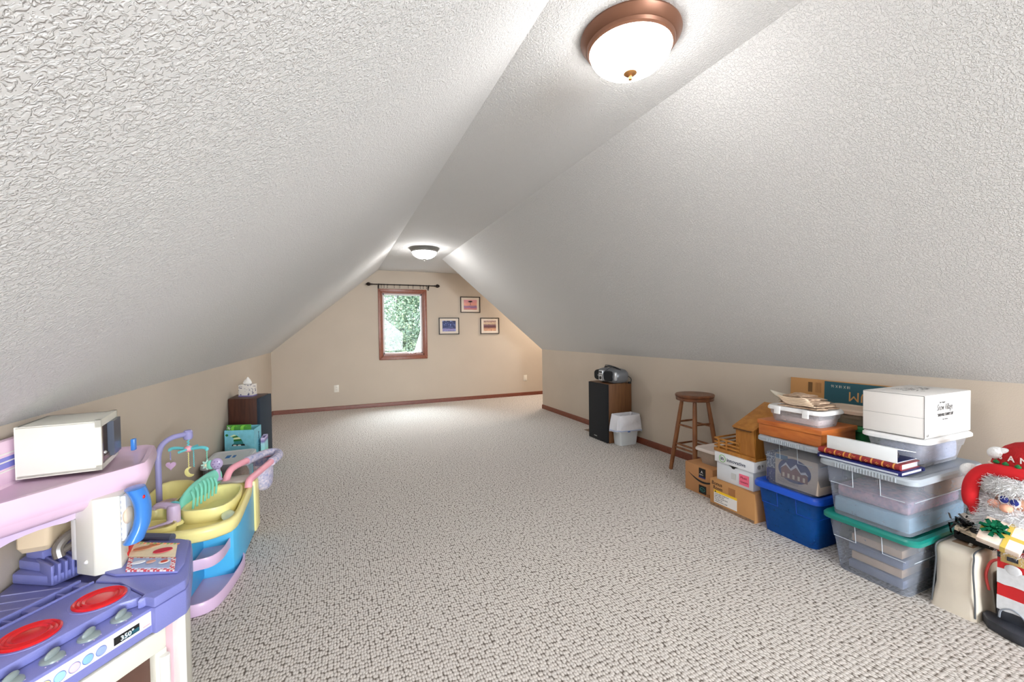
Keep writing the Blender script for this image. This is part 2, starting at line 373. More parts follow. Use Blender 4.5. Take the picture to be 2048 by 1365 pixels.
for i, (x0_, x1_, z0_, z1_, pm, lb) in enumerate(((1.668, 2.035, 1.198, 1.497, pr1, 'black framed blue winter night print, left of the two lower pictures'),
        (2.066, 2.438, 1.588, 1.876, pr2, 'black framed pink dusk print hanging above the other two pictures'),
        (2.438, 2.806, 1.197, 1.497, pr3, 'black framed print of a busy winter street, right of the two lower pictures'))):
    t = thing('framed_picture', lb, 'picture', ((x0_+x1_)/2, YF, z0_), 'framed prints on the far wall')
    fwid = .014
    b = NB(); yy0, yy1 = YF-.022, YF-.001
    for a in ((x0_, x0_+fwid, z0_, z1_), (x1_-fwid, x1_, z0_, z1_), (x0_+fwid, x1_-fwid, z0_, z0_+fwid), (x0_+fwid, x1_-fwid, z1_-fwid, z1_)): box(b, a[0], a[1], yy0, yy1, a[2], a[3])
    obj('frame', b, m_frame, t)
    b = NB(); box(b, x0_+fwid, x1_-fwid, YF-.012, YF-.004, z0_+fwid, z1_-fwid); obj('mat_board', b, m_mat, t)
    b = NB(); mx_, mz_ = .062, .055; box(b, x0_+mx_, x1_-mx_, YF-.0135, YF-.0115, z0_+mz_, z1_-mz_); pic = obj('print', b, pm, t)
    if i == 1:
        b = NB(); q = YF-.0145; cx_, cz_ = 2.25, 1.755
        oprism(b, [(cx_-.05, q, cz_+.03), (cx_-.02, q, cz_+.045), (cx_+.02, q, cz_+.05), (cx_+.05, q, cz_+.03), (cx_+.01, q, cz_+.02), (cx_-.02, q, cz_+.022)], (0, .001, 0)); oprism(b, [(cx_-.002, q, cz_-.03), (cx_+.006, q, cz_-.03), (cx_+.004, q, cz_+.03), (cx_-.004, q, cz_+.03)], (0, .001, 0))
        obj('printed_tree', b, M('print_dark', (50, 34, 50), .5), t)

# wall plates
m_plate = M('ivory_plate', (228, 222, 210), .35); m_slot = M('slot_dark', (40, 38, 36), .6)
def outlet(x, z, label, duplex):
    t = thing('wall_plate', label, 'outlet', (x, YF, z-.06))
    b = NB(); box(b, x-.036, x+.036, YF-.006, YF, z-.058, z+.058, .003); obj('plate', b, m_plate, t)
    if duplex:
        for dz in (-.02, .02):
            b = NB(); lathe(b, [(.016, 0), (.015, .002)], (x, YF-.006, z+dz), 16, (0, -1, 0)); s_ = obj('socket', b, m_plate, t)
            b = NB(); box(b, x-.008, x-.005, YF-.0087, YF-.0078, z+dz-.003, z+dz+.008); box(b, x+.005, x+.008, YF-.0087, YF-.0078, z+dz-.003, z+dz+.008); obj('slot', b, m_slot, s_)
    else:
        b = NB(); box(b, x-.017, x+.017, YF-.009, YF-.005, z-.033, z+.033, .001); obj('insert', b, m_plate, t)
outlet(-.018, .348, 'ivory two-socket outlet low on the far wall below and left of the window', True)
outlet(3.335, .337, 'ivory blank wall plate low on the far wall near the right knee wall', False)

# floor register beside the right speaker
t = thing('floor_vent', 'brown metal floor vent in the carpet beside the black speaker', 'vent', (2.88, 4.42, 0))
mv = M('brown_vent', (140, 118, 100), .5, metal=.2)
b = NB(); box(b, 2.80, 2.93, 4.14, 4.40, 0, .004, .001); obj('vent_frame', b, mv, t)
b = NB()
for k in range(14): box(b, 2.812, 2.918, 4.150+k*.0172, 4.158+k*.0172, .004, .008)
obj('louvre', b, mv, t)

# ------------------------------------------------------------------ ceiling lights
m_bronze = M('copper_bronze', (128, 88, 68), .38, metal=.55, var=.1)
m_pewter = M('pewter', (132, 130, 126), .35, metal=.6)
m_brass = M('brass_cap', (176, 128, 78), .35, metal=.6)
def ceiling_light(x, y, r, ringm, capm, label, power=1.0):
    t = thing('ceiling_light', label, 'ceiling light', (x, y, ZC))
    b = NB(); lathe(b, [(r*.99, .001), (r, -.006), (r*.985, -.012), (r*.95, -.020), (r*.90, -.034), (r*.88, -.036), (r*.86, -.046), (r*.82, -.052), (r*.80, -.046), (r*.80, .0)], (x, y, ZC), 64, cap=False); obj('canopy_ring', b, ringm, t)
    if True:
        m = bpy.data.materials.new('frosted_glass_lit'); m.use_nodes = True; bs = m.node_tree.nodes['Principled BSDF']
        bs.inputs['Base Color'].default_value = (.9, .88, .84, 1); bs.inputs['Emission Color'].default_value = (1, .985, .975, 1); bs.inputs['Emission Strength'].default_value = LAMP*power; bs.inputs['Roughness'].default_value = .3
    b = NB(); pr = []
    for k in range(13):
        a = k/12*PI/2; pr.append((max(.001, r*.81*math.cos(a)), -.046-r*.47*math.sin(a)))
    lathe(b, pr, (x, y, ZC), 48, cap=False); obj('glass_bowl', b, m, t)
    b = NB(); zb = ZC-.046-r*.47
    lathe(b, [(.001, .004), (.022, .003), (.024, -.002), (.018, -.007), (.006, -.010), (.005, -.014), (.008, -.018), (.007, -.024), (.001, -.028)], (x, y, zb), 20); obj('finial', b, capm, t)
ceiling_light(1.005, 1.245, .178, m_bronze, m_brass, 'copper bronze ceiling light with glowing glass bowl, the near one overhead')
ceiling_light(1.035, 5.255, .185, m_pewter, m_pewter, 'pewter ringed ceiling light, the small far one near the window', 1.6)
ceiling_light(1.02, -2.70, .18, m_bronze, m_brass, 'added bronze ceiling light, unseen behind the photographer, for fill', 1.6)  # third fixture added out of view for ambient light

# ------------------------------------------------------------------ storage tote builder
def plastic(name, rgb, a, rough=.35):
    m = bpy.data.materials.new(name); m.use_nodes = True; nt = m.node_tree; bs = nt.nodes['Principled BSDF']
    bs.inputs['Base Color'].default_value = lin(rgb); bs.inputs['Roughness'].default_value = rough
    tr = nt.nodes.new('ShaderNodeBsdfTransparent'); tr.inputs[0].default_value = tuple(min(1, .25+.85*x) for x in lin(rgb)[:3])+(1,)
    n = nt.nodes.new('ShaderNodeTexNoise'); n.inputs['Scale'].default_value = 14; mr = nt.nodes.new('ShaderNodeMapRange')
    mr.inputs[3].default_value = max(0, a-.07); mr.inputs[4].default_value = min(1, a+.07); nt.links.new(n.outputs['Fac'], mr.inputs[0])
    mx = nt.nodes.new('ShaderNodeMixShader'); nt.links.new(mr.outputs[0], mx.inputs[0]); nt.links.new(tr.outputs[0], mx.inputs[1]); nt.links.new(bs.outputs[0], mx.inputs[2])
    nt.links.new(mx.outputs[0], nt.nodes['Material Output'].inputs[0]); return m
def tote(name, label, x0, x1, y0, y1, z0, z1, lid_h, body_m, lid_m, taper=.03, over=.022, group=None, ribs=True, rib_m=None, panel=True, latch=None, cat='storage tote', lip=.35):
    """x0..x1,y0..y1: lid footprint. body tapers downwards."""
    t = thing(name, label, cat, ((x0+x1)/2, (y0+y1)/2, z0), group)
    bx0, bx1, by0, by1 = x0+over, x1-over, y0+over, y1-over
    zt = z1-lid_h
    rr = .035
    def rg(s, z, d=0): return ring(rrect(bx0+s+d, bx1-s-d, by0+s+d, by1-s-d, rr), z)
    b = NB(); hh = zt-z0
    loft(b, [rg(taper, z0), rg(taper*.45, z0+hh*.62), rg(taper*.42-.003, z0+hh*.63), rg(0, zt)], True, False)
    obj('body', b, body_m, t)
    b = NB()
    L = lambda d, z: ring(rrect(x0+d, x1-d, y0+d, y1-d, .045), z)
    loft(b, [L(.004, z1-lid_h), L(0, z1-lid_h+.003), L(0, z1-lid_h*lip), L(.006, z1-.001), L(.012, z1), L(.026, z1), L(.034, z1-.006), L(.05, z1-.007)], True, True)
    obj('lid', b, lid_m, t)
    if ribs:
        b = NB(); n = int((y1-y0-.14)/.012)
        for k in range(n):
            yy = y0+.07+k*.012; box(b, x0-.0035, x0+.002, yy, yy+.006, z1-lid_h+.003, z1-.004, .0015, 1)
        obj('lid_ribs', b, lid_m, t)
    if panel:
        zr = z0+hh*.66; q = bx0+taper*.3-.001; ya, yb = by0+(by1-by0)*.33, by0+(by1-by0)*.64
        for pts in ([(bx0-.0015, ya, zt), (q, ya, zr), (q, by0+.03, zr)], [(bx0-.0015, yb, zt), (q, yb, zr), (q, by1-.03, zr)], [(bx0+.035, by0+taper*.3, zr), (bx1-.035, by0+taper*.3, zr)]):
            b = NB(); tube(b, pts, .002, 5); obj('moulded_ridge', b, rib_m or lid_m, t)
    if latch:
        for (lx0, lx1, ly0, ly1) in latch[1]:
            b = NB(); box(b, lx0, lx1, ly0, ly1, z1-lid_h-.022, z1-.002, .003)
            for k in range(4): box(b, lx0-.0008 if lx1-lx0 < .02 else lx0+.004, lx1+.0008 if lx1-lx0 < .02 else lx1-.004, ly0-.0008 if lx1-lx0 >= .02 else ly0+.004, ly1+.0008 if lx1-lx0 >= .02 else ly1-.004, z1-lid_h-.017+k*.007, z1-lid_h-.014+k*.007)
            obj('latch', b, latch[0], t)
    return t
p_grey = plastic('smoky_clear_plastic', (190, 196, 206), .18)
p_grey2 = plastic('hazy_clear_plastic', (200, 206, 218), .26)
p_clear = plastic('clear_plastic', (226, 226, 230), .30)
p_blue = plastic('translucent_blue', (36, 116, 216), .36, .3)
m_greylid = M('grey_lid', (166, 174, 182), .35); m_bluelid = M('blue_lid', (24, 84, 204), .3); m_greenlid = M('teal_lid', (20, 128, 116), .3)
m_whitelid = M('white_lid', (236, 236, 236), .3); m_card = M('cardboard', (186, 134, 88), .85, var=.06, vscale=5, bump=.0003, bscale=200)
m_card2 = M('tan_cardboard', (192, 140, 86), .85, var=.06, vscale=4); m_cardd = M('cardboard_edge', (150, 104, 66), .9)
m_black = M('black_ink', (18, 17, 18), .5); m_white = M('white_card', (232, 228, 224), .6, var=.02)
m_tape = M('packing_tape', (166, 112, 66), .25)

# --- stack A : blue tote
tote('storage_tote', 'translucent bright blue tote with blue lid, on the carpet next to the marked cardboard box', 2.345, 2.675, 1.395, 1.79, 0, .298, .036, p_blue, m_bluelid, taper=.028, ribs=False, group='lidded totes on the right')
# bag inside
def lump(name, label, cat, c, r, mat, seed=1, amp=.25, parent=None, seg=24, group=None, n=.5, zmin=None):
    b = NB(); vs = ell(b, (0, 0, 0), 1, 1, 1, seg, seg//2+4); rd = random.Random(seed)
    ph = [(Vector((rd.gauss(0, 1), rd.gauss(0, 1), rd.gauss(0, 1)))*2.2, rd.uniform(0, 6)) for _ in range(7)]
    for v in b.verts:
        d = v.co.copy(); s = 1+amp*sum(math.sin(p.dot(d)*1.6+q) for p, q in ph)/4
        v.co = Vector((c[0]+d.x*r[0]*s, c[1]+d.y*r[1]*s, c[2]+d.z*r[2]*s))
        if zmin is not None and v.co.z < zmin: v.co.z = zmin
    o = obj(name, b, mat, parent, smooth=180)
    if cat: tag(o, label, cat, group)
    return o
lump('gift_bag', 'crumpled teal bag seen inside the blue tote', 'bag', (2.49, 1.52, .12), (.085, .085, .11), M('teal_fabric', (24, 176, 176), .6), 3, zmin=.008)
lump('plastic_bag', 'crumpled pale plastic bag seen inside the blue tote', 'bag', (2.53, 1.60, .20), (.06, .06, .05), M('pale_film', (170, 200, 220), .4), 5)
b = NB(); box(b, 2.43, 2.60, 1.66, 1.735, .008, .22, .01); tag(obj('folder_box', b, M('dull_green_box', (88, 110, 96), .7)), 'dull green box standing inside the blue tote', 'box')
# --- clear tote with picture boxes
tote('storage_tote', 'smoky clear tote with picture boxes inside, standing on the blue tote', 2.33, 2.675, 1.385, 1.755, .299, .582, .030, p_grey, m_greylid, taper=.022, group='lidded totes on the right')
t = thing('picture_box', 'cream box printed with a snowy house, inside the clear tote on the blue one', 'box', (2.5, 1.53, .306))
b = NB(); box(b, 2.386, 2.60, 1.425, 1.665, .306, .487, .002); obj('carton', b, M('cream_carton', (226, 206, 186), .7), t)
hx = 2.3855
def hp(pts, nm, mat, dx=0):
    if nm != 'printed_sky' and 'panel' not in nm and 'line' not in nm: pts = [(1.553+(y-1.535)*1.15, .400+(z-.470)*1.15) for y, z in pts]
    b = NB(); oprism(b, [(hx-dx, y, z) for y, z in pts], (-.0008, 0, 0)); obj(nm, b, mat, t)
hp([(1.553+.092*math.cos(a), .406+.069*math.sin(a)) for a in [2*PI*k/28 for k in range(28)]], 'printed_sky', M('print_blue', (74, 84, 132), .6))
hp([(1.470, .43), (1.60, .43), (1.60, .475), (1.575, .505), (1.55, .48), (1.525, .505), (1.50, .475), (1.48, .48), (1.47, .465)], 'printed_house', M('print_house', (150, 110, 106), .6), .001)
hp([(1.466, .468), (1.48, .486), (1.503, .478), (1.525, .512), (1.552, .484), (1.575, .51), (1.605, .474), (1.575, .497), (1.55, .474), (1.525, .497), (1.50, .468), (1.48, .474)], 'printed_snow_roof', M('print_snow', (226, 222, 230), .6), .002)
for k in range(5):
    hp([(1.482+k*.025, .435), (1.492+k*.025, .435), (1.492+k*.025, .456), (1.482+k*.025, .456)], 'printed_window', M('print_pale', (236, 214, 190), .6), .0025)
hp([(1.59, .455), (1.66, .455), (1.66, .482), (1.59, .482)], 'printed_panel', M('print_steel', (96, 130, 160), .6))
for k in range(6): hp([(1.53, .36-k*.007), (1.65, .36-k*.007), (1.65, .362-k*.007), (1.53, .362-k*.007)], 'printed_line', M('print_grey', (150, 140, 140), .6), .001)
b = NB(); box(b, 2.39, 2.6, 1.668, 1.722, .306, .385, .002); tag(obj('picture_box', b, gradient_print('navy_print', [(0, (40, 48, 100)), (1, (60, 66, 130))], ((200, 190, 190), 8, .6))), 'navy picture box with pale specks inside the clear tote on the blue one', 'box')
b = NB(); box(b, 2.39, 2.6, 1.668, 1.722, .387, .48, .002); tag(obj('picture_box', b, gradient_print('grey_print', [(0, (120, 130, 150)), (1, (90, 100, 130))], ((220, 220, 220), 9, .5))), 'grey blue picture box on top of the navy one in the clear tote', 'box')
b = NB(); box(b, 2.40, 2.6, 1.7235, 1.730, .306, .40, .001); tag(obj('booklet', b, M('pale_yellow_card', (222, 212, 160), .7)), 'pale yellow booklet standing at the left end inside the clear tote', 'booklet')
# --- orange wooden case
m_orw = M('orange_wood', (206, 122, 58), .35, var=.12, vscale=9, stretch=(1, 1, 6), bump=.0003, rgb2=(180, 94, 40))
t = thing('wooden_case', 'flat orange stained wooden case between the smoky tote and the white-lidded box', 'case', (2.52, 1.57, .583))
b = NB(); box(b, 2.36, 2.665, 1.395, 1.75, .583, .646, .002); obj('base', b, m_orw, t)
b = NB(); box(b, 2.354, 2.672, 1.389, 1.756, .6475, .674, .003); obj('lid', b, m_orw, t)
# --- white lidded flat box
tote('storage_box', 'shallow clear box with white latching lid on the orange wooden case', 2.37, 2.60, 1.40, 1.722, .675, .768, .024, p_clear, m_whitelid, taper=.016, over=.012, ribs=False, panel=False, latch=(m_whitelid, [(2.366, 2.374, 1.465, 1.50), (2.366, 2.374, 1.625, 1.66)]), cat='storage box', lip=.5)
b = NB(); box(b, 2.41, 2.57, 1.44, 1.68, .681, .712, .006); tag(obj('folded_paper', b, M('pale_pink_stuff', (214, 196, 190), .8, var=.2, vscale=30)), 'pale folded paper inside the shallow white-lidded box', 'paper')
# --- folded cloth on it : stacked loops
m_cloth = M('tan_floral_cloth', (198, 172, 146), .95, var=.25, vscale=45, bump=.001, bscale=90, rgb2=(150, 120, 98))
t = thing('folded_cloth', 'tan patterned cloth folded in loose layers on the white-lidded box', 'cloth', (2.47, 1.55, .768))
def fold_layer(x0, x1, ya, yb, z, th, seed, wav=.005):
    b = NB(); rings = []; nx = 14; N = 18
    for i in range(nx+1):
        x = x0+(x1-x0)*i/nx; e0 = ya+.010*math.sin(i*.8+seed); e1 = yb+.012*math.sin(i*.6+seed*2); lo = []; hi = []
        edge = math.sin(PI*min(max(i/nx, .06), .94))**.35
        for k in range(N+1):
            s_ = k/N; y = e0+(e1-e0)*s_; prof = math.sin(PI*min(max(s_, .04), .96))**.4
            base = z+wav*.5*math.sin(5*s_+seed+i*.35)
            hi.append((x, y, base+th*prof*edge+wav*math.sin(9*s_+i*.5+seed)*.6)); lo.append((x, y, base))
        rings.append(hi+lo[::-1])
    loft(b, rings); obj('fold', b, m_cloth, t, smooth=70)
fold_layer(2.385, 2.565, 1.425, 1.64, .772, .016, 1, .003)
fold_layer(2.388, 2.56, 1.43, 1.66, .785, .016, 2.2)
fold_layer(2.395, 2.56, 1.445, 1.64, .800, .015, 4.1)
fold_layer(2.40, 2.55, 1.48, 1.65, .814, .013, 5.3)
fold_layer(2.43, 2.56, 1.54, 1.65, .826, .011, 6.3)
b = NB(); rings = []
for k in range(9):
    s_ = k/8; y = 1.62+.125*s_; z = .806+.034*s_**1.5; w_ = .05*(1-s_**2)+.006; h_ = .016*(1-s_)+.004
    rings.append([(2.46+w_*math.cos(a), y, z+h_*math.sin(a)+.006*math.cos(a*2)*(1-s_)) for a in [2*PI*q/14 for q in range(14)]])
loft(b, rings); obj('corner_flap', b, M('pale_cloth', (196, 186, 168), .95, var=.15, vscale=60), t, smooth=70)
b = NB()
for k in range(5):
    tube(b, spline([(2.383+k*.002, 1.44+k*.01, .790+.008*k), (2.379, 1.50, .794+.009*k), (2.382, 1.57, .790+.008*k), (2.39, 1.62+.008*k, .80+.007*k)]), .0042, 6)
obj('hem', b, M('cloth_hem', (222, 198, 172), .9), t)

# --- green tote behind with beige-lidded container, folded carton
tote('storage_tote', 'dark green tote behind the orange case, mostly hidden', 2.685, 2.925, 1.365, 1.80, 0, .660, .03, M('green_plastic', (30, 120, 62), .45), M('green_plastic_lid', (34, 130, 70), .4), taper=.012, over=.012, ribs=False, panel=False, group='lidded totes on the right')
tote('storage_box', 'round-cornered container with beige lid behind the shallow white-lidded box', 2.69, 2.90, 1.37, 1.62, .662, .752, .03, plastic('beige_clear', (176, 160, 140), .6), M('beige_lid', (214, 190, 168), .4), taper=.012, over=.012, ribs=False, panel=False, cat='storage box')
t = thing('flat_carton', 'folded brown and dark teal moving carton leaning on the right wall', 'carton', (2.96, 1.45, 0))
b = NB(); oprism(b, [(2.945, 1.17, 0), (2.985, 1.17, 0), (3.008, 1.17, .872), (2.99, 1.17, .874)], (0, .80, 0)); obj('panel', b, m_card2, t)
def leanx(z): return 2.945+(2.99-2.945)*z/.874
b = NB(); z0_, z1_ = .47, .868; oprism(b, [(leanx(z0_)-.001, 1.175, z0_), (leanx(z0_)-.001, 1.745, z0_), (leanx(z1_)-.001, 1.745, z1_), (leanx(z1_)-.001, 1.175, z1_)], (-.0008, 0, 0)); obj('printed_band', b, M('teal_ink', (38, 86, 98), .7), t)
ud = Vector((.045, 0, .874)).normalized()
# printing is upside down on the carton
text('18 X 18 X 16', .024, (leanx(.848)-.003, 1.592, .848), (0, 1, 0), -ud, M('pale_print', (206, 200, 190), .7), t, sx=.85, name='size_lettering').location = (0, 0, 0)
text('MEDIUM', .085, (leanx(.813)-.003, 1.285, .813), (0, 1, 0), -ud, M('tan_print', (200, 148, 92), .7), t, name='size_word')
b = NB()
for k in range(9): oprism(b, [(leanx(.80)-.001, 1.848-k*.0032, .785), (leanx(.80)-.001, 1.8465-k*.0032+(k % 3)*.0005, .785), (leanx(.85)-.001, 1.8465-k*.0032+(k % 3)*.0005, .852), (leanx(.85)-.001, 1.848-k*.0032, .852)], (-.0008, 0, 0))
obj('barcode', b, m_black, t)
b = NB()
for k in range(5): oprism(b, [(leanx(.79)-.001, 1.80-k*.008, .785), (leanx(.79)-.001, 1.798-k*.008, .785), (leanx(.85)-.001, 1.798-k*.008, .852), (leanx(.85)-.001, 1.80-k*.008, .852)], (-.0008, 0, 0))
obj('fine_print', b, m_cardd, t)

# --- stack B : teal lid tote, grey tote, white lid tote, village box
tote('storage_tote', 'large hazy clear tote with teal green lid at the bottom of the near stack', 2.285, 2.93, .965, 1.358, 0, .283, .028, p_grey2, m_greenlid, taper=.032, ribs=False, rib_m=M('ridge_pale', (196, 203, 212), .4), group='lidded totes on the right')
for k in range(4):
    b = NB(); z_ = .012+k*.045; o_ = .008*(k % 2)
    box(b, 2.372+o_, 2.62, 1.05+o_, 1.27-o_, z_, z_+.038, .003); bk = thing('paper_stack', ('bundle of papers lying lowest', 'second bundle of papers from the bottom', 'third bundle of papers from the bottom', 'topmost bundle of papers')[k]+' inside the teal-lidded tote', 'papers', (2.5, 1.15, z_))
    obj('pages', b, M('book_beige', (216, 182, 150), .8) if k % 2 else M('book_grey', (120, 128, 150), .8), bk)
tote('storage_tote', 'wide smoky grey tote with grey ribbed lid standing on the teal-lidded tote', 2.265, 2.89, .960, 1.362, .284, .558, .030, p_grey2, m_greylid, taper=.024, group='lidded totes on the right', rib_m=M('ridge_pale', (196, 203, 212), .4))
b = NB(); box(b, 2.33, 2.82, 1.01, 1.315, .292, .365, .01); tag(obj('folded_blanket', b, M('pale_aqua_cloth', (150, 186, 200), .9, bump=.002, bscale=30)), 'folded pale aqua blanket in the grey ribbed-lid tote', 'blanket')
b = NB(); box(b, 2.345, 2.80, 1.02, 1.31, .367, .43, .014); tag(obj('patterned_fabric', b, M('pink_floral_cloth', (214, 170, 176), .95, var=.4, vscale=40, rgb2=(150, 140, 160), bump=.004, bscale=26)), 'pink floral fabric on the aqua blanket in the grey tote', 'fabric')
b = NB(); box(b, 2.56, 2.80, .998, 1.06, .432, .50, .01); tag(obj('paper_bag', b, M('brown_paper', (190, 158, 132), .9)), 'brown paper packet at the end of the grey tote', 'packet')
tote('storage_tote', 'small clear tote with white lid under the white village carton', 2.445, 2.905, 1.0, 1.268, .559, .701, .024, p_clear, m_whitelid, taper=.028, over=.018, ribs=False, panel=False, group='lidded totes on the right')
b = NB(); box(b, 2.505, 2.85, 1.045, 1.215, .566, .66, .02); tag(obj('packed_linen', b, M('blue_white_linen', (190, 200, 224), .9, var=.2, vscale=25, bump=.004, bscale=22)), 'pale blue and white linen inside the small clear tote', 'linen')
t = thing('white_carton', 'white cardboard carton with black lettering and a drawing on top, topmost of the near stack', 'carton', (2.67, 1.14, .702))
b = NB(); box(b, 2.474, 2.90, 1.020, 1.264, .702, .902, .003); obj('carton', b, m_white, t)
mfine = M('fine_black', (40, 38, 40), .6)
b = NB()
for ya, yb, za, zb in ((1.022, 1.262, .8995, .9008), (1.022, 1.262, .7045, .7055), (1.0205, 1.022, .7045, .900)): box(b, 2.4732, 2.4745, ya, yb, za, zb)
box(b, 2.4733, 2.4742, 1.022, 1.262, .798, .7988)
obj('flap_seam', b, mfine, t)
text('Snow Village', .042, (2.578, 1.0195, .826), XP, ZU, m_black, t, shear=.35, sx=.66, bold=-.0003)
text('The Original', .010, (2.60, 1.0195, .860), XP, ZU, mfine, t, shear=.3)
text('"LINDEN HILLS COUNTRY CLUB"', .0185, (2.584, 1.0195, .798), XP, ZU, m_black, t, sx=.52, bold=.0003)
text('Dept. Collection', .007, (2.63, 1.0195, .780), XP, ZU, mfine, t)
text('x3', .016, (2.49, 1.0195, .712), XP, ZU, mfine, t)
rd = random.Random(5); b = NB()
for k in range(46):     # line drawing on top of the carton
    a = rd.uniform(0, 2*PI); rr_ = rd.uniform(0, .08); x_ = 2.70+1.5*rr_*math.cos(a); y_ = 1.15+.75*rr_*math.sin(a); L_ = rd.uniform(.012, .035); aa = rd.choice((0, .5, -.5, 1.5, .2))
    dx, dy = L_*math.cos(aa), L_*math.sin(aa)
    oprism(b, [(x_, y_, .9021), (x_+dx, y_+dy, .9021), (x_+dx+.0012, y_+dy+.0012, .9021), (x_+.0012, y_+.0012, .9021)], (0, 0, .0006))
obj('line_drawing', b, mfine, t)

# --- binder, album, blue binder on the grey tote
m_navy = M('navy_vinyl', (22, 30, 96), .35); m_bwhite = M('white_vinyl', (232, 236, 238), .3, bump=.001, bscale=14)
t = thing('ring_binder', 'thick white ring binder with navy inside lying on the red album', 'binder', (2.36, 1.19, .607))
def tilt(bm, n0, piv, ax, ang): rot_last(bm, n0, Matrix.Translation(piv) @ Matrix.Rotation(ang, 4, ax) @ Matrix.Translation(-Vector(piv)))
b = NB(); box(b, 2.305, 2.309, 1.045, 1.335, .607, .672, .001); obj('spine', b, m_bwhite, t)
b = NB(); box(b, 2.309, 2.470, 1.045, 1.335, .607, .610, .001); n0 = len(b.verts)
oprism(b, [(2.309, 1.045, .669), (2.309, 1.045, .672), (2.462, 1.045, .640), (2.462, 1.045, .637)], (0, .29, 0)); obj('cover', b, m_bwhite, t)
b = NB(); box(b, 2.3092, 2.3105, 1.047, 1.333, .6102, .668); box(b, 2.311, 2.458, 1.047, 1.333, .6102, .612); oprism(b, [(2.3105, 1.047, .6672), (2.3105, 1.047, .6685), (2.458, 1.047, .6382), (2.458, 1.047, .637)], (0, .286, 0)); obj('lining', b, m_navy, t)
b = NB()
for yy in (1.065, 1.19, 1.315): tube(b, [(2.318+.022+.022*math.cos(a), yy, .635+.018*math.sin(a)) for a in [2*PI*k/12 for k in range(13)]], .0016, 5)
box(b, 2.311, 2.322, 1.055, 1.325, .612, .616); obj('ring_mechanism', b, m_chrome, t)
m_red = M('red_leather', (142, 40, 42), .3, var=.1, vscale=20); m_gold = M('gold_print', (226, 160, 80), .35, metal=.3); m_page = M('page_edges', (206, 204, 208), .7, var=.1, vscale=200)
t = thing('photo_album', 'dark red album with gold bands on its spine, between the white and navy binders', 'album', (2.38, 1.19, .577))
b = NB(); pr = [(2.295+.012*(1-math.cos(a)), .592+.0145*math.sin(a)) for a in [PI*k/8-PI/2 for k in range(9)]]
pr = [(2.31-.018*math.cos(a), .5915+.0145*math.sin(a)) for a in [PI*k/8-PI/2 for k in range(9)]]
oprism(b, [(x_, 1.03, z_) for x_, z_ in pr]+[(2.458, 1.03, .606), (2.458, 1.03, .6035), (2.312, 1.03, .6035), (2.312, 1.03, .5795), (2.458, 1.03, .5795), (2.458, 1.03, .577)], (0, .34, 0)); obj('cover', b, m_red, t)
b = NB(); box(b, 2.3125, 2.452, 1.036, 1.364, .5797, .6033); obj('pages', b, m_page, t)
for yy in (1.05, 1.092, 1.135, 1.178, 1.225, 1.25, 1.29, 1.335):
    b = NB(); pr2_ = [(2.31-.0188*math.cos(a), .5915+.0150*math.sin(a)) for a in [PI*k/8-PI/2 for k in range(9)]]
    oprism(b, [(x_, yy, z_) for x_, z_ in pr2_], (0, .006, 0)); obj('gold_band', b, m_gold, t)
b = NB()
for yy in (1.072, 1.115, 1.158, 1.27, 1.313):
    for dz, dy in ((.004, 0), (-.004, 0), (0, .005), (0, -.005)): box(b, 2.2905, 2.2918, yy+dy-.0016, yy+dy+.0016, .5915+dz-.0016, .5915+dz+.0016)
obj('gold_flower', b, m_gold, t)
text('Our', .013, (2.2908, 1.222, .594), XN, ZU, m_gold, t, name='spine_lettering'); text('Memories', .009, (2.2908, 1.243, .584), XN, ZU, m_gold, t, sx=.7, name='spine_lettering')
t = thing('ring_binder', 'navy blue binder lying flat on the grey tote lid, under the red album', 'binder', (2.38, 1.19, .5585))
b = NB(); box(b, 2.283, 2.462, 1.017, 1.366, .5735, .5765, .001); box(b, 2.283, 2.452, 1.017, 1.366, .5585, .561, .001); box(b, 2.281, 2.284, 1.017, 1.366, .5585, .5765, .0005); tube(b, [(2.462, 1.017, .568), (2.462, 1.366, .568)], .0095, 12); obj('cover', b, m_navy, t)
b = NB(); box(b, 2.2845, 2.452, 1.022, 1.362, .5612, .5733); obj('pages', b, M('white_pages', (216, 218, 226), .7), t)
b = NB(); box(b, 2.2795, 2.2812, 1.03, 1.355, .562, .570); obj('spine_label', b, M('pale_label', (200, 205, 216), .5), t)

# --- marked cardboard boxes & innovative box & crate
t = thing('cardboard_box', 'brown box with black curved arrow and dark labels, on the carpet by the stool', 'box', (2.6, 2.3, 0))
b = NB(); box(b, 2.46, 2.80, 2.178, 2.432, 0, .211, .002); obj('carton', b, m_card, t)
b = NB(); XB = 2.4592
arc = [(2.398-.205*k/16, .137-.048*math.sin(PI*.78*k/16)) for k in range(17)]
up_ = [(y, z+.001+.014*math.sin(PI*min(.75, k/16*.75+.02))) for k, (y, z) in enumerate(arc)]
for k in range(16): oprism(b, [(XB, arc[k][0], arc[k][1]), (XB, arc[k+1][0], arc[k+1][1]), (XB, up_[k+1][0], up_[k+1][1]), (XB, up_[k][0], up_[k][1])], (-.0006, 0, 0))
obj('printed_smile', b, m_black, t)
b = NB(); plate(b, 2.4595, 2.240, 2.300, .134, .198); plate(b, 2.4595, 2.234, 2.300, .012, .072); obj('label', b, m_black, t)
b = NB(); plate(b, 2.4580, 2.240, 2.300, .126, .136); obj('label_edge', b, M('label_navy', (40, 48, 110), .5), t)
text('A', .028, (2.4575, 2.282, .162), XN, ZU, m_white, t, name='label_mark'); text('shipping', .011, (2.4575, 2.296, .148), XN, ZU, m_white, t, name='label_mark')
b = NB(); tube(b, [(2.4578, 2.267+.022*math.cos(a), .042+.014*math.sin(a)) for a in [2*PI*k/20 for k in range(21)]], .0012, 4); obj('label_ring', b, M('teal_print', (60, 170, 160), .5), t)
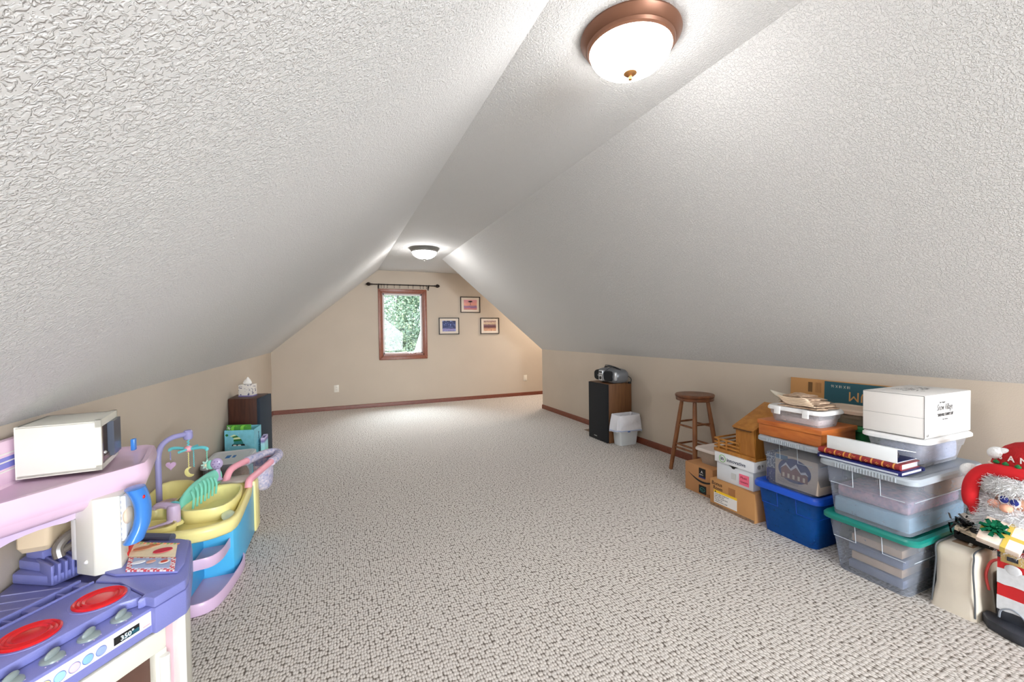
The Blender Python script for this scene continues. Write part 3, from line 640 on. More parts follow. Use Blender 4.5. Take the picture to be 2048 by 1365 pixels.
text('recycle', .010, (2.4575, 2.288, .038), XN, ZU, M('teal_print', (60, 170, 160), .5), t, name='label_mark')
text('157', .03, (2.4575, 2.228, .004), XN, ZU, M('brown_ink', (96, 60, 36), .8), t, name='printed_number')
tote('storage_box', 'small beige-lidded clear box on the cardboard box with the curved arrow', 2.50, 2.78, 2.185, 2.396, .2115, .330, .022, plastic('milky_clear', (196, 180, 166), .6), M('beige_white_lid', (226, 214, 206), .4), taper=.022, over=.014, ribs=False, panel=False, cat='storage box')
lump('wrapped_bundle', 'pale bundle inside the small beige-lidded box', 'bundle', (2.63, 2.29, .258), (.09, .07, .035), M('cream_stuff', (220, 204, 184), .8), 9)
t = thing('cardboard_box', 'brown cardboard box marked Bonus Room with a yellow and white label', 'box', (2.56, 1.96, 0))
b = NB(); box(b, 2.385, 2.72, 1.795, 2.134, 0, .186, .002); obj('carton', b, m_card2, t)
mk = M('marker_ink', (30, 20, 20), .6)
text('Bonus', .036, (2.3843, 2.120, .150), XN, ZU, mk, t, shear=.1, sx=.95); text('Room', .034, (2.3843, 2.108, .121), XN, ZU, mk, t, shear=.1, sx=.9)
b = NB(); plate(b, 2.3848, 1.922, 2.100, .030, .100); obj('label', b, m_white, t)
b = NB(); plate(b, 2.3840, 1.922, 2.100, .100, .116); obj('warning_stripe', b, M('warning_yellow', (240, 196, 40), .5), t)
b = NB(); oprism(b, [(2.3824, 2.094, .102), (2.3824, 2.080, .102), (2.3824, 2.087, .114)], (-.0005, 0, 0)); obj('warning_triangle', b, m_black, t)
rd = random.Random(2)
for k in range(5): text(('PACK AND STORE FLAT', 'KEEP ITEMS DRY', 'DO NOT CRUSH BOX', 'THIS SIDE UP', 'HANDLE WITH CARE')[k], .0105, (2.3834, 2.094, .088-k*.0125), XN, ZU, mfine, t, name='label_lettering')
b = NB(); plate(b, 2.3848, 1.934, 1.985, .118, .166); obj('tape_patch', b, m_tape, t)
b = NB(); box(b, 2.3838, 2.3852, 1.80, 2.13, .0, .018); obj('scuffed_edge', b, M('scuff', (140, 112, 88), .95, var=.3, vscale=40), t)
t = thing('file_box', 'white lidded file box with green ring logo under the wooden toy stable', 'box', (2.6, 1.96, .187))
b = NB(); box(b, 2.412, 2.70, 1.826, 2.100, .187, .33, .002); obj('base', b, M('white_box', (222, 226, 232), .6), t)
b = NB(); box(b, 2.400, 2.712, 1.812, 2.108, .312, .378, .003); obj('lid', b, M('white_box_lid', (230, 232, 236), .55), t)
b = NB(); oprism(b, [(2.4115, 2.02, .3125), (2.4115, 1.92, .3125), (2.4115, 1.955, .300), (2.4115, 1.962, .291), (2.4115, 1.978, .291), (2.4115, 1.985, .300)], (-.0006, 0, 0)); obj('hand_hole', b, m_black, t)
b = NB(); tube(b, [(2.3992, 2.045+.024*math.cos(a), .343+.024*math.sin(a)) for a in [2*PI*k/28 for k in range(29)]], .0018, 5); obj('logo_ring', b, M('logo_green', (96, 168, 60), .5), t)
text('in', .036, (2.3993, 2.060, .333), XN, ZU, M('logo_navy', (30, 40, 70), .5), t, name='logo_lettering', bold=.0006)
text('innovative', .034, (2.3993, 2.012, .332), XN, ZU, M('logo_grey', (70, 76, 100), .5), t, name='logo_lettering', bold=.0004, sx=1.02)
text('@ 9', .03, (2.43, 1.8112, .335), XP, ZU, m_black, t, name='end_lettering')
b = NB(); plate(b, 2.4114, 1.855, 1.925, .205, .275); obj('sticky_note', b, M('pink_note', (255, 120, 150), .7), t)
text('Music', .021, (2.4097, 1.918, .248), XN, ZU, M('red_marker', (150, 20, 50), .6), t, shear=.3, name='note_lettering'); text('Upstairs', .017, (2.4097, 1.920, .222), XN, ZU, M('red_marker', (150, 20, 50), .6), t, shear=.3, name='note_lettering')
b = NB(); plate(b, 2.4114, 1.95, 1.985, .222, .262); obj('old_label', b, M('faded_label', (206, 208, 208), .7), t)
# wooden stable
m_oak = M('honey_wood', (190, 130, 56), .5, var=.15, vscale=14, stretch=(2, 2, .4), rgb2=(160, 100, 36)); m_dkw = M('dark_red_wood', (110, 52, 30), .5)
t = thing('toy_stable', 'honey brown wooden toy stable with slat fence and sloping roof on the white file box', 'toy', (2.55, 1.97, .378))
b = NB(); box(b, 2.418, 2.70, 1.815, 2.124, .379, .388, .001); box(b, 2.414, 2.422, 1.812, 2.126, .379, .402, .001); box(b, 2.422, 2.70, 2.118, 2.126, .379, .402, .001); obj('base', b, m_oak, t)
b = NB(); oprism(b, [(2.426, 1.822, .388), (2.426, 1.962, .388), (2.426, 1.962, .575), (2.426, 1.832, .575)], (.006, 0, 0)); obj('front_wall', b, m_oak, t)
b = NB(); oprism(b, [(2.432, 1.824, .388), (2.69, 1.824, .388), (2.69, 1.824, .685), (2.432, 1.824, .575)], (0, .006, 0)); oprism(b, [(2.432, 1.956, .388), (2.69, 1.956, .388), (2.69, 1.956, .685), (2.432, 1.956, .575)], (0, .006, 0)); obj('side_wall', b, m_oak, t)
b = NB(); oprism(b, [(2.405, 1.816, .570), (2.405, 1.972, .572), (2.72, 1.972, .708), (2.72, 1.816, .704)], (-.004, 0, .009), .001); obj('roof', b, m_oak, t)
b = NB(); box(b, 2.412, 2.424, 1.845, 1.97, .561, .569, .001); obj('ledge', b, M('worn_edge', (112, 78, 46), .7), t)
for k, (za, zb) in enumerate(((.414, .424), (.437, .447), (.462, .473))):
    b = NB(); box(b, 2.414, 2.419, 1.93, 2.124, za, zb, .001); obj('fence_rail', b, m_oak, t)
    b = NB(); box(b, 2.62, 2.626, 1.97, 2.124, za, zb, .001); obj('fence_rail', b, m_dkw, t)
    b = NB(); box(b, 2.419, 2.626, 2.119, 2.124, za, zb, .001); obj('fence_rail', b, m_oak, t)
for yy in (2.085, 2.025): 
    b = NB(); box(b, 2.419, 2.425, yy, yy+.012, .388, .470, .001); obj('fence_post', b, m_oak, t)
    b = NB(); box(b, 2.610, 2.62, yy-.03, yy-.005, .388, .475, .001); obj('fence_post', b, m_dkw, t)

# ------------------------------------------------------------------ right side: sewing machine cover
m_cream = M('cream_vinyl', (214, 204, 188), .45, bump=.003, bscale=9, var=.03)
t = thing('machine_cover', 'cream vinyl appliance cover with dark piping, between the teal-lidded tote and the bearded figure', 'cover', (2.55, .90, 0))
b = NB(); rings = []
for z, dx, dy, r_ in ((0, -.012, -.004, .02), (.03, -.008, -.001, .02), (.10, .006, .006, .022), (.20, .004, .008, .022), (.255, .004, .004, .022), (.270, .014, .010, .02), (.276, .030, .024, .015)):
    rings.append(ring(rrect(2.400+dx, 2.80-dx, .822+dy, .962-dy, r_, 4), z))
loft(b, rings); obj('cover', b, m_cream, t, smooth=50)
mp_ = M('dark_piping', (84, 88, 92), .5)
for sy_, yy in ((1, .828), (-1, .956)):
    b = NB(); tube(b, spline([(2.395, yy-.004*sy_, .015), (2.402, yy, .10), (2.403, yy+.006*sy_, .20), (2.404, yy+.004*sy_, .255), (2.42, yy+.008*sy_, .276), (2.50, yy+.010*sy_, .279), (2.72, yy+.010*sy_, .279)]), .003, 6); obj('piping', b, mp_, t)
b = NB(); box(b, 2.47, 2.60, .858, .925, .2762, .2775, .0005); obj('handle_slot', b, M('slot_tan', (150, 122, 96), .8), t)
b = NB(); tube(b, spline([(2.48, .872, .277), (2.51, .874, .286), (2.56, .874, .286), (2.59, .872, .277)]), .006, 6); obj('handle', b, m_cream, t)

# behind the figure
b = NB(); box(b, 2.83, 2.99, .60, .93, 0, .44, .002); tag(obj('cardboard_box', b, m_card2), 'plain brown box behind the bearded figure, against the right wall', 'box')
# red hoop handle next to figure
t = thing('red_basket', 'dark basket with a red hoop handle, squeezed between cream cover and bearded figure', 'basket', (2.50, .78, 0))
b = NB(); prism(b, rrect(2.56, 2.70, .785, .818, .012), 0, .17, 0); obj('basket', b, M('dark_basket', (44, 34, 30), .8, bump=.002, bscale=80), t)
b = NB(); tube(b, spline([(2.485, .815, .12), (2.478, .822, .18), (2.485, .812, .235), (2.49, .79, .258), (2.49, .76, .262)]), .005, 8); obj('hoop_handle', b, M('coral_red', (222, 84, 84), .4), t)

# ------------------------------------------------------------------ bearded figure (painted wood body, plush head)
m_fur_w = M('white_plush', (232, 232, 232), 1, bump=.004, bscale=120, var=.05, vscale=40); m_sred = M('red_felt', (206, 26, 34), .9, var=.06, vscale=30); m_knit = M('red_knit', (176, 22, 26), .95, bump=.003, bscale=160)
m_painted_red = M('painted_red', (206, 30, 36), .4, var=.08); m_pw = M('painted_white', (222, 224, 228), .5, var=.06, vscale=60); m_pb = M('painted_black', (36, 38, 44), .4, var=.2, vscale=18, rgb2=(58, 62, 72)); m_pg = M('painted_gold', (196, 166, 104), .4)
FX, FY0, FY1 = 2.44, .47, .778
t = thing('christmas_figure', 'white-bearded figure in red knit hat and painted red and white suit', 'figure', (2.5, .62, 0))
b = NB(); prism(b, [(2.435, .818), (2.395, .79), (2.368, .72), (2.37, .55), (2.40, .44), (2.62, .44), (2.62, .70), (2.48, .70), (2.475, .818)], 0, .040, .008, 2); obj('boot_base', b, m_pb, t)
def band(nm, z0, z1, mat, d=0, wavy=0, wt=0):
    b = NB(); N = 14; lo = []; hi = []
    for k in range(N+1):
        y = FY1-(FY1-FY0)*k/N
        lo.append((FX-d, y, z0-wavy*(.5+.5*math.sin(k*1.9)))); hi.append((FX-d, y, z1+wt*(.5+.5*math.sin(k*2.3))))
    oprism(b, lo+hi[::-1], (.11+d, 0, 0)); obj(nm, b, mat, t)
band('boots', .040, .083, m_pb); band('fur_cuff', .083, .136, m_pw, .003, .005)
band('trouser_stripe', .136, .190, m_painted_red); band('fur_trim', .190, .242, m_pw, .003, .005, .008)
band('jacket', .242, .290, m_painted_red); band('belt', .290, .312, m_pb, .002); band('upper_jacket', .312, .42, m_painted_red, .0)
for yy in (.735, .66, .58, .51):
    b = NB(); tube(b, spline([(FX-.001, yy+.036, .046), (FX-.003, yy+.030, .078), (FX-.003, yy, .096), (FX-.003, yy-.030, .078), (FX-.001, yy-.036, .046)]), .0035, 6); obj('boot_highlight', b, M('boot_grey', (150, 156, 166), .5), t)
b = NB(); vs = ell(b, (FX-.001, .735, .252), .004, .024, .022, 14, 8); obj('fur_pompom', b, m_pw, t)
b = NB(); box(b, FX-.006, FX-.002, .700, .768, .276, .316, .001); bu = obj('belt_buckle', b, m_pg, t)
b = NB(); box(b, FX-.008, FX-.0058, .720, .750, .288, .304); obj('buckle_centre', b, m_pb, bu)
# head
HC = Vector((2.53, .715, .52))
b = NB(); ell(b, HC, .085, .115, .13, 24, 16); obj('head', b, M('skin_felt', (232, 178, 150), .9), t)
# hair/beard volume: lumpy shell + strands
def strands(bm, n, fn, rd, L=.05, wdt=.0022):
    for _ in range(n):
        p, d = fn(rd); d = d.normalized(); s = d.cross(Vector((rd.gauss(0, 1), rd.gauss(0, 1), rd.gauss(0, 1)))).normalized()
        q = p.copy(); pr = [q.copy()]
        for k in range(4):
            d = (d+Vector((rd.gauss(0, .5), rd.gauss(0, .5), rd.gauss(0, .5)-.12))).normalized(); q = q+d*L/4*rd.uniform(.7, 1.2); pr.append(q.copy())
        last = None
        for k, q in enumerate(pr):
            ww = wdt*(1-k/5)
            a_, b_ = bm.verts.new(q-s*ww), bm.verts.new(q+s*ww)
            if last: bm.faces.new((last[0], last[1], b_, a_))
            last = (a_, b_)
def onell(c, r, amin=None):
    def f(rd):
        while True:
            d = Vector((rd.gauss(0, 1), rd.gauss(0, 1), rd.gauss(0, 1))).normalized()
            if d.x < .45: break
        return Vector((c[0]+d.x*r[0], c[1]+d.y*r[1], c[2]+d.z*r[2])), d
    return f
rdm = random.Random(11)
m_beard = M('white_beard', (236, 236, 238), 1, var=.05)
b = NB(); ell(b, (2.50, .74, .425), .075, .115, .10, 20, 14); ell(b, (2.505, .72, .36), .06, .085, .09, 18, 12); ell(b, (2.50, .80, .475), .045, .05, .055, 14, 10)
strands(b, 2600, onell((2.50, .74, .425), (.078, .118, .102)), rdm, .035, .0016); strands(b, 1200, onell((2.505, .72, .36), (.062, .09, .092)), rdm, .04, .0016); strands(b, 900, onell((2.50, .80, .475), (.045, .052, .06)), rdm, .03, .0016)
obj('beard', b, m_beard, t, kind='stuff', smooth=180)
b = NB(); ell(b, (2.475, .745, .580), .05, .085, .042, 18, 12); strands(b, 1400, onell((2.475, .745, .580), (.052, .087, .044)), rdm, .028, .0016); obj('hair', b, m_fur_w, t, kind='stuff', smooth=180)
for ey, ez in ((.762, .525), (.735, .522)):
    b = NB(); ell(b, (2.445, ey, ez), .009, .017, .020, 14, 10); e_ = obj('eye', b, M('eye_white', (236, 232, 236), .2), t)
    b = NB(); ell(b, (2.4385, ey-.001, ez+.002), .005, .013, .014, 14, 10); obj('iris', b, M('iris_blue', (40, 50, 130), .1), e_)
b = NB(); ell(b, (2.430, .752, .496), .022, .019, .016, 18, 12); obj('nose', b, M('nose_skin', (232, 168, 140), .8), t)
for yy in (.79, .70):
    b = NB(); ell(b, (2.452, yy, .498), .012, .022, .018, 14, 10); obj('cheek', b, M('cheek_skin', (236, 172, 150), .85), t)
# red hood, knit hat
b = NB(); sp = spline([(2.475, .852, .43), (2.462, .866, .50), (2.46, .856, .57), (2.462, .82, .622), (2.455, .76, .636), (2.455, .69, .632), (2.46, .60, .60)]); tube(b, sp, [.018]*4+[.026]*(len(sp)-4), 12); obj('hood_roll', b, m_sred, t, smooth=60)
b = NB(); ell(b, (2.535, .72, .60), .085, .13, .065, 20, 14); obj('hood', b, m_sred, t)
b = NB(); N = 30; rings = []
for z, rx_, ry_, ox in ((.640, .078, .108, 0), (.652, .082, .112, 0), (.668, .080, .108, .002), (.700, .072, .095, .004), (.725, .058, .076, .010), (.742, .038, .052, .016), (.752, .012, .02, .02)):
    rings.append([(2.53+ox+rx_*math.cos(2*PI*k/N), .715+ry_*math.sin(2*PI*k/N), z) for k in range(N)])
loft(b, rings); hat = obj('knit_hat', b, m_knit, t, smooth=60)
b = NB(); rings = [[(2.53+(.083+dr)*math.cos(2*PI*k/N), .715+(.113+dr)*math.sin(2*PI*k/N), z) for k in range(N)] for z, dr in ((.636, 0), (.637, .005), (.650, .006), (.653, 0))]; loft(b, rings); obj('hat_band', b, M('cream_band', (226, 206, 190), .9), hat)
def onhat(ang, z, r_off=.004):
    k = .112 if z < .68 else .10; kx = .082 if z < .68 else .074
    return Vector((2.53-(kx+r_off)*math.cos(ang), .715+(k+r_off)*math.sin(ang), z))
for i, ch in enumerate('SANTA'):
    a = R(44-i*19); p = onhat(a, .680); tx = Vector((-math.sin(a)*.8, -math.cos(a), 0)).normalized()
    text(ch, .032, p, tx, ZU, M('hat_white_yarn', (236, 226, 222), .9), hat, name='hat_letter', bold=.0006)
for i in range(5):
    a = R(42-i*18); p = onhat(a, .666); b = NB(); ell(b, p, .003, .010, .007, 8, 6); ell(b, p+Vector((0, 0, .006)), .003, .005, .004, 8, 6); obj('knit_tree', b, M('green_yarn', (34, 110, 60), .95), hat)
b = NB(); ell(b, (2.50, .800, .695), .028, .03, .026, 14, 10); ell(b, (2.50, .775, .705), .02, .035, .016, 12, 8); obj('hat_bobble', b, m_fur_w, t)
b = NB(); sp = spline([(2.50, .845, .575), (2.49, .875, .600), (2.49, .905, .613)]); tube(b, sp, [.03]*4+[.032]*4+[.03, .027, .022, .016, .008][:len(sp)-8], 12); obj('mitten', b, m_fur_w, t)
for k in range(2):
    b = NB(); tube(b, [(2.415, .752-.01*k, .362+.014*k), (2.42, .66, .352+.014*k)], .011, 12); ell(b, (2.415, .752-.01*k, .362+.014*k), .011, .011, .011, 10, 8); obj('glove_finger', b, M('black_glove', (34, 36, 46), .5), t)
b = NB(); ell(b, (2.47, .62, .36), .05, .07, .04, 16, 10); obj('sleeve', b, m_painted_red, t)
# present with green bow
m_wrap = M('cream_marbled_wrap', (246, 234, 222), .35, var=.1, vscale=22, rgb2=(226, 200, 180)); m_gr = M('gold_ribbon', (214, 184, 84), .4)
t = thing('gift_box', 'cream marbled gift with gold ribbon and shiny green bow, held in front of the beard', 'gift', (2.43, .79, .32))
GA = Matrix.Translation((2.335, .805, .362)) @ Matrix.Rotation(R(-36), 4, 'Y') @ Matrix.Rotation(R(0), 4, 'Z') @ Matrix.Rotation(R(12), 4, 'X')
b = NB(); box(b, 0, .115, -.115, 0, 0, .030, .004); b.transform(GA); obj('wrapped_box', b, m_wrap, t)
b = NB(); box(b, -.0012, .1162, -.078, -.064, -.001, .0312); box(b, .045, .060, -.116, .001, -.001, .0314); b.transform(GA); obj('ribbon', b, m_gr, t)
m_bow = M('green_foil', (10, 112, 76), .12, metal=.7)
b = NB(); bc = Vector((.062, -.034, .034))
for k in range(24):
    tier = k//8; a = 2*PI*(k % 8)/8+.26*tier; el = (.15, .62, 1.15)[tier]; L_ = (.042, .034, .024)[tier]
    d = Vector((math.cos(a)*math.cos(el), math.sin(a)*math.cos(el), math.sin(el))); s = Vector((-math.sin(a), math.cos(a), 0))*.0075; u_ = s.cross(d).normalized()*.008; u_ = u_ if u_.z > 0 else -u_
    p1, p2 = bc+d*L_*.55, bc+d*L_
    for q0, q1 in ((bc, p1+u_), (p1+u_, p2), (p2, p1-u_*.2), (p1-u_*.2, bc)):
        face(b, [q0-s*.6, q0+s*.6, q1+s, q1-s])
b.transform(GA)
obj('bow', b, m_bow, t, smooth=10)
# small black basket with book + card
t = thing('music_book', 'small worn cream book lying on the cream cover by the black tinsel', 'book', (2.47, .88, .31))
G2 = Matrix.Translation((2.455, .912, .338)) @ Matrix.Rotation(R(10), 4, 'X') @ Matrix.Rotation(R(-8), 4, 'Y')
b = NB(); box(b, 0, .06, -.075, 0, 0, .018, .001); b.transform(G2); obj('cover', b, M('worn_cream', (214, 196, 170), .7, var=.1, vscale=60), t)
b = NB()
for k in range(3): box(b, -.0008, .0002, -.055+k*.002, -.012, .005+k*.004, .0062+k*.004)
b.transform(G2); obj('lettering', b, mfine, t)
b = NB(); G3 = Matrix.Translation((2.47, .905, .400)) @ Matrix.Rotation(R(14), 4, 'X'); box(b, 0, .05, -.06, 0, 0, .003); b.transform(G3); tag(obj('card', b, M('silver_card', (214, 208, 200), .5)), 'thin pale card resting on the black tinsel above the worn book', 'card')
t = thing('black_garland', 'glossy black tinsel bow and ribbon on the cream cover behind the gift', 'garland', (2.5, .88, .28))
b = NB(); rg_ = random.Random(8)
for k in range(70):
    p = Vector((2.50+rg_.gauss(0, .02), .90+rg_.gauss(0, .018), .355+rg_.gauss(0, .018))); d = Vector((rg_.gauss(0, 1), rg_.gauss(0, 1), rg_.gauss(0, 1))).normalized()*.022; s = d.cross(Vector((rg_.gauss(0, 1), rg_.gauss(0, 1), 1))).normalized()*.004
    face(b, [p-d-s, p-d+s, p+d+s, p+d-s])
obj('tinsel', b, M('black_foil', (20, 18, 18), .2), t, kind='stuff', smooth=10)
b = NB(); box(b, 2.49, 2.56, .80, .93, .283, .332, .012); ell(b, (2.475, .855, .345), .018, .016, .022, 12, 8); obj('base', b, M('black_cloth', (24, 22, 22), .8), t)

# ------------------------------------------------------------------ stool
m_stool = M('stool_wood', (122, 74, 44), .35, var=.15, vscale=22, stretch=(1, 1, .3), rgb2=(92, 52, 30)); m_leg = M('stool_leg_wood', (150, 98, 60), .35, var=.12, vscale=25, stretch=(1, 1, .3), rgb2=(112, 66, 38))
SCx, SCy = 2.82, 2.68
t = thing('bar_stool', 'round brown wooden stool with splayed legs and rungs by the right wall', 'stool', (SCx, SCy, 0))
b = NB(); lathe(b, [(.01, .618), (.14, .618), (.150, .622), (.152, .640), (.148, .645), (.155, .650), (.158, .664), (.152, .672), (.12, .674), (.06, .671), (.001, .670)], (SCx, SCy, 0), 48); obj('seat', b, m_stool, t)
dl = [Vector((-.69, .725, 0)), Vector((-.725, -.69, 0)), Vector((.69, -.725, 0)), Vector((.725, .69, 0))]
def lp(i, z):
    k = .195-(z/.62)*.095; return Vector((SCx, SCy, 0))+dl[i]*k+Vector((0, 0, z))
for i in range(4):
    b = NB(); zs = [0, .02, .2, .4, .55, .625]; tube(b, [lp(i, z) for z in zs], [.0155, .017, .019, .019, .017, .015], 14); obj('leg', b, m_leg, t)
for i in range(4):
    j = (i+1) % 4
    for z in ((.40, .415) if i % 2 == 0 else (.425, .41))[:1]+((.205, .235) if i % 2 == 0 else (.225,)):
        b = NB(); p, q = lp(i, z), lp(j, z); tube(b, [p, p.lerp(q, .3), p.lerp(q, .5), p.lerp(q, .7), q], [.007, .0085, .0095, .0085, .007], 10); obj('rung', b, m_leg, t)

# ------------------------------------------------------------------ right speaker, boombox, bin
m_grille = M('black_grille', (22, 23, 26), .9, bump=.0004, bscale=900); m_walnut = M('walnut_veneer', (122, 82, 48), .45, var=.18, vscale=18, stretch=(6, 6, .3), rgb2=(96, 60, 34))
m_badge = M('badge_silver', (200, 200, 200), .3, metal=.7)
t = thing('speaker', 'tall walnut floor speaker with black grille under the portable stereo', 'speaker', (2.83, 3.92, 0))
b = NB(); box(b, 2.70, 3.0, 3.737, 4.10, 0, .645, .003); obj('cabinet', b, m_walnut, t)
b = NB(); box(b, 2.678, 2.6995, 3.739, 4.098, .004, .641, .004); obj('grille', b, m_grille, t)
text('PIONEEB'.replace('B', 'R'), .014, (2.6775, 3.99, .038), XN, ZU, m_badge, t, name='badge', bold=.0006)
t = thing('boombox', 'silver and black portable stereo on top of the right speaker', 'stereo', (2.84, 3.86, .6455))
m_sil = M('silver_plastic', (112, 114, 118), .35, metal=.3); m_bb = M('black_plastic', (30, 30, 33), .45)
BC = (2.83, 3.855); N = 32
def sup(a, rx_, ry_, e=.6):
    c, s_ = math.cos(a), math.sin(a); return (BC[0]+rx_*math.copysign(abs(c)**e, c), BC[1]+ry_*math.copysign(abs(s_)**e, s_))
b = NB(); loft(b, [ring([sup(2*PI*k/N, a_, b_) for k in range(N)], z) for z, a_, b_ in ((.650, .07, .13), (.658, .095, .165), (.685, .115, .188), (.725, .122, .198), (.765, .115, .190), (.792, .095, .168), (.806, .06, .12))]); obj('shell', b, m_sil, t, smooth=50)
for k, (dx, dy) in enumerate(((-.05, .1), (-.05, -.1), (.05, .1), (.05, -.1))):
    b = NB(); lathe(b, [(.014, 0), (.012, .008)], (BC[0]+dx, BC[1]+dy, .6455), 10); obj('foot', b, m_bb, t)
for yy, wd in ((3.985, .060), (3.770, .068)):
    b = NB(); pts_ = [(wd*math.copysign(abs(math.cos(a))**.6, math.cos(a)), .058*math.copysign(abs(math.sin(a))**.6, math.sin(a))) for a in [2*PI*k/24 for k in range(24)]]
    rr0 = [(2.730+abs(p[0]+yy-3.855)*.15, yy+p[0], .727+p[1]) for p in pts_]; rr1 = [(2.702+abs(p[0]+yy-3.855)*.15, yy+p[0]*.94, .727+p[1]*.94) for p in pts_]; rr2 = [(2.695+abs(yy-3.855)*.15, yy+p[0]*.8, .727+p[1]*.8) for p in pts_]
    loft(b, [rr0, rr1, rr2]); obj('speaker_grille', b, m_grille, t)
b = NB(); box(b, 2.696, 2.74, 3.848, 3.922, .672, .785, .006); cp = obj('control_panel', b, M('light_silver', (196, 198, 200), .3, metal=.4), t)
b = NB(); box(b, 2.6935, 2.697, 3.856, 3.914, .758, .774, .001); obj('display', b, m_bb, cp)
b = NB(); lathe(b, [(.018, 0), (.017, .006), (.010, .008)], (2.696, 3.885, .702), 20, (-1, 0, 0)); obj('knob', b, m_bb, cp)
b = NB()
for k in range(4): box(b, 2.6938, 2.697, 3.857+k*.015, 3.868+k*.015, .735, .743)
obj('button', b, m_sil, cp)
b = NB(); box(b, 2.735, 2.765, 3.668, 3.698, .685, .775, .01); obj('side_trim', b, M('light_silver', (196, 198, 200), .3, metal=.4), t)
b = NB(); box(b, 2.77, 2.88, 3.80, 3.92, .80, .812, .005); obj('disc_door', b, m_sil, t)
b = NB(); tube(b, spline([(2.83, 3.985, .795), (2.80, 3.94, .815), (2.795, 3.86, .828), (2.80, 3.77, .822), (2.83, 3.70, .792)]), .009, 8); obj('handle', b, m_bb, t)
b = NB(); tube(b, spline([(2.78, 3.90, .815), (2.75, 3.86, .845), (2.77, 3.76, .835), (2.74, 3.79, .81), (2.71, 3.838, .76), (2.692, 3.842, .71), (2.71, 3.85, .66)]), .003, 6); tube(b, spline([(2.90, 3.67, .73), (2.93, 3.655, .70), (2.93, 3.66, .66), (2.92, 3.67, .652)]), .004, 6); box(b, 2.905, 2.935, 3.655, 3.675, .6455, .668, .003); obj('power_cord', b, m_bb, t)

t = thing('waste_bin', 'small white plastic waste bin on the carpet beside the right speaker', 'bin', (2.86, 3.68, 0))
m_bin = M('white_bin', (214, 220, 224), .4); bb0 = rrect(2.745, 2.955, 3.597, 3.722, .02); bb1 = rrect(2.712, 2.985, 3.570, 3.722, .025)
b = NB(); loft(b, [ring(bb0, 0), ring(bb1, .31), ring([(2.8485+(x_-2.8485)*.97, 3.652+(y_-3.652)*.95) for x_, y_ in bb1], .31), ring([(2.85+(x_-2.85)*.95, 3.675+(y_-3.675)*.93) for x_, y_ in bb0], .006)]); obj('bin', b, m_bin, t)
m_liner = M('white_liner', (226, 226, 232), .5, bump=.006, bscale=22)
b = NB(); rd = random.Random(6); base = rrect(2.700, 2.985, 3.562, 3.718, .03, 8); cxm, cym = 2.845, 3.638; rings = []
for j, (z, s_) in enumerate(((.150, 1.11), (.154, 1.13), (.20, 1.10), (.26, 1.05), (.315, 1.0), (.328, .985), (.326, .94), (.27, .91), (.20, .86))):
    rg2 = []
    for i, (x_, y_) in enumerate(base):
        wv = 1+(.028*math.sin(i*1.7+j*.25)+.02*math.sin(i*3.1+1))*(1 if z < .3 else .25)
        rg2.append((min(cxm+(x_-cxm)*s_*wv, 3.005), cym+(y_-cym)*s_*wv, z+(.012*math.sin(i*.35) if j < 2 else 0)+(.006*math.sin(i*1.3) if j > 5 else 0)))
    rings.append(rg2)
loft(b, rings, False, False); t2 = thing('bin_liner', 'crumpled white bag folded over the rim of the waste bin', 'bag', (cxm, cym, .15)); obj('bag', b, m_liner, t2, smooth=60)
b = NB(); pts_ = [(cxm+(x_-cxm)*1.125, cym+(y_-cym)*1.125, .163+.01*math.sin(i*.35)) for i, (x_, y_) in enumerate(base)]; tube(b, pts_[:-1], .006, 6); obj('drawstring', b, M('pale_blue_band', (176, 190, 220), .5), t2)
b = NB(); box(b, 2.80, 2.83, 3.545, 3.552, .152, .162, .001); obj('drawstring_tab', b, M('blue_tab', (50, 100, 180), .5), t2)

# ------------------------------------------------------------------ left speaker, tissue box, bags, small tote
m_walnut2 = M('dark_walnut', (84, 48, 34), .45, var=.2, vscale=16, stretch=(6, 6, .3), rgb2=(60, 32, 24)); m_navyg = M('blue_black_grille', (38, 48, 60), .9, bump=.0004, bscale=900)
SP = [(-.665, 4.43), (-.615, 4.77), (-.915, 4.82), (-.925, 4.50)]
t = thing('speaker', 'dark walnut floor speaker under the tissue box by the left wall', 'speaker', (-.78, 4.63, 0))
b = NB(); prism(b, [SP[3], (-.69, 4.434), (-.640, 4.774), SP[2]], 0, .645, .003); obj('cabinet', b, m_walnut2, t)
b = NB(); prism(b, [(-.6895, 4.435), (-.665, 4.430), (-.615, 4.770), (-.6395, 4.774)], .004, .641, .003); obj('grille', b, m_navyg, t)
m_tis = gradient_print('floral_tissue_print', [(0, (226, 220, 212)), (1, (226, 220, 212))], ((70, 66, 110), 5.5, .56), noise=0)
t = thing('tissue_box', 'floral cube tissue box with a tissue showing, on top of the left speaker', 'tissue box', (-.80, 4.65, .6455))
b = NB(); prism(b, [(-.865, 4.62), (-.748, 4.575), (-.720, 4.665), (-.835, 4.705)], .6455, .760, .003); obj('carton', b, m_tis, t)
b = NB(); prism(b, [(-.866, 4.6195), (-.7475, 4.574), (-.7195, 4.6655), (-.8355, 4.7055)], .6456, .657); obj('lower_band', b, M('lilac_band', (120, 110, 160), .7), t)
b = NB(); lathe(b, [(.026, 0), (.025, .0015)], (-.792, 4.64, .760), 20, sx=1.3, sy_=.8); obj('opening_film', b, M('dark_film', (70, 64, 62), .3), t)
b = NB(); rings = [[(-.79+r_*1.2*math.cos(2*PI*k/10)*(1+.3*math.sin(3*k)), 4.64+r_*.7*math.sin(2*PI*k/10), z+.004*math.sin(k*2)) for k in range(10)] for z, r_ in ((.757, .018), (.775, .028), (.795, .022), (.812, .011), (.826, .002))]; loft(b, rings); obj('tissue', b, M('tissue_white', (240, 236, 230), .9), t, smooth=60)

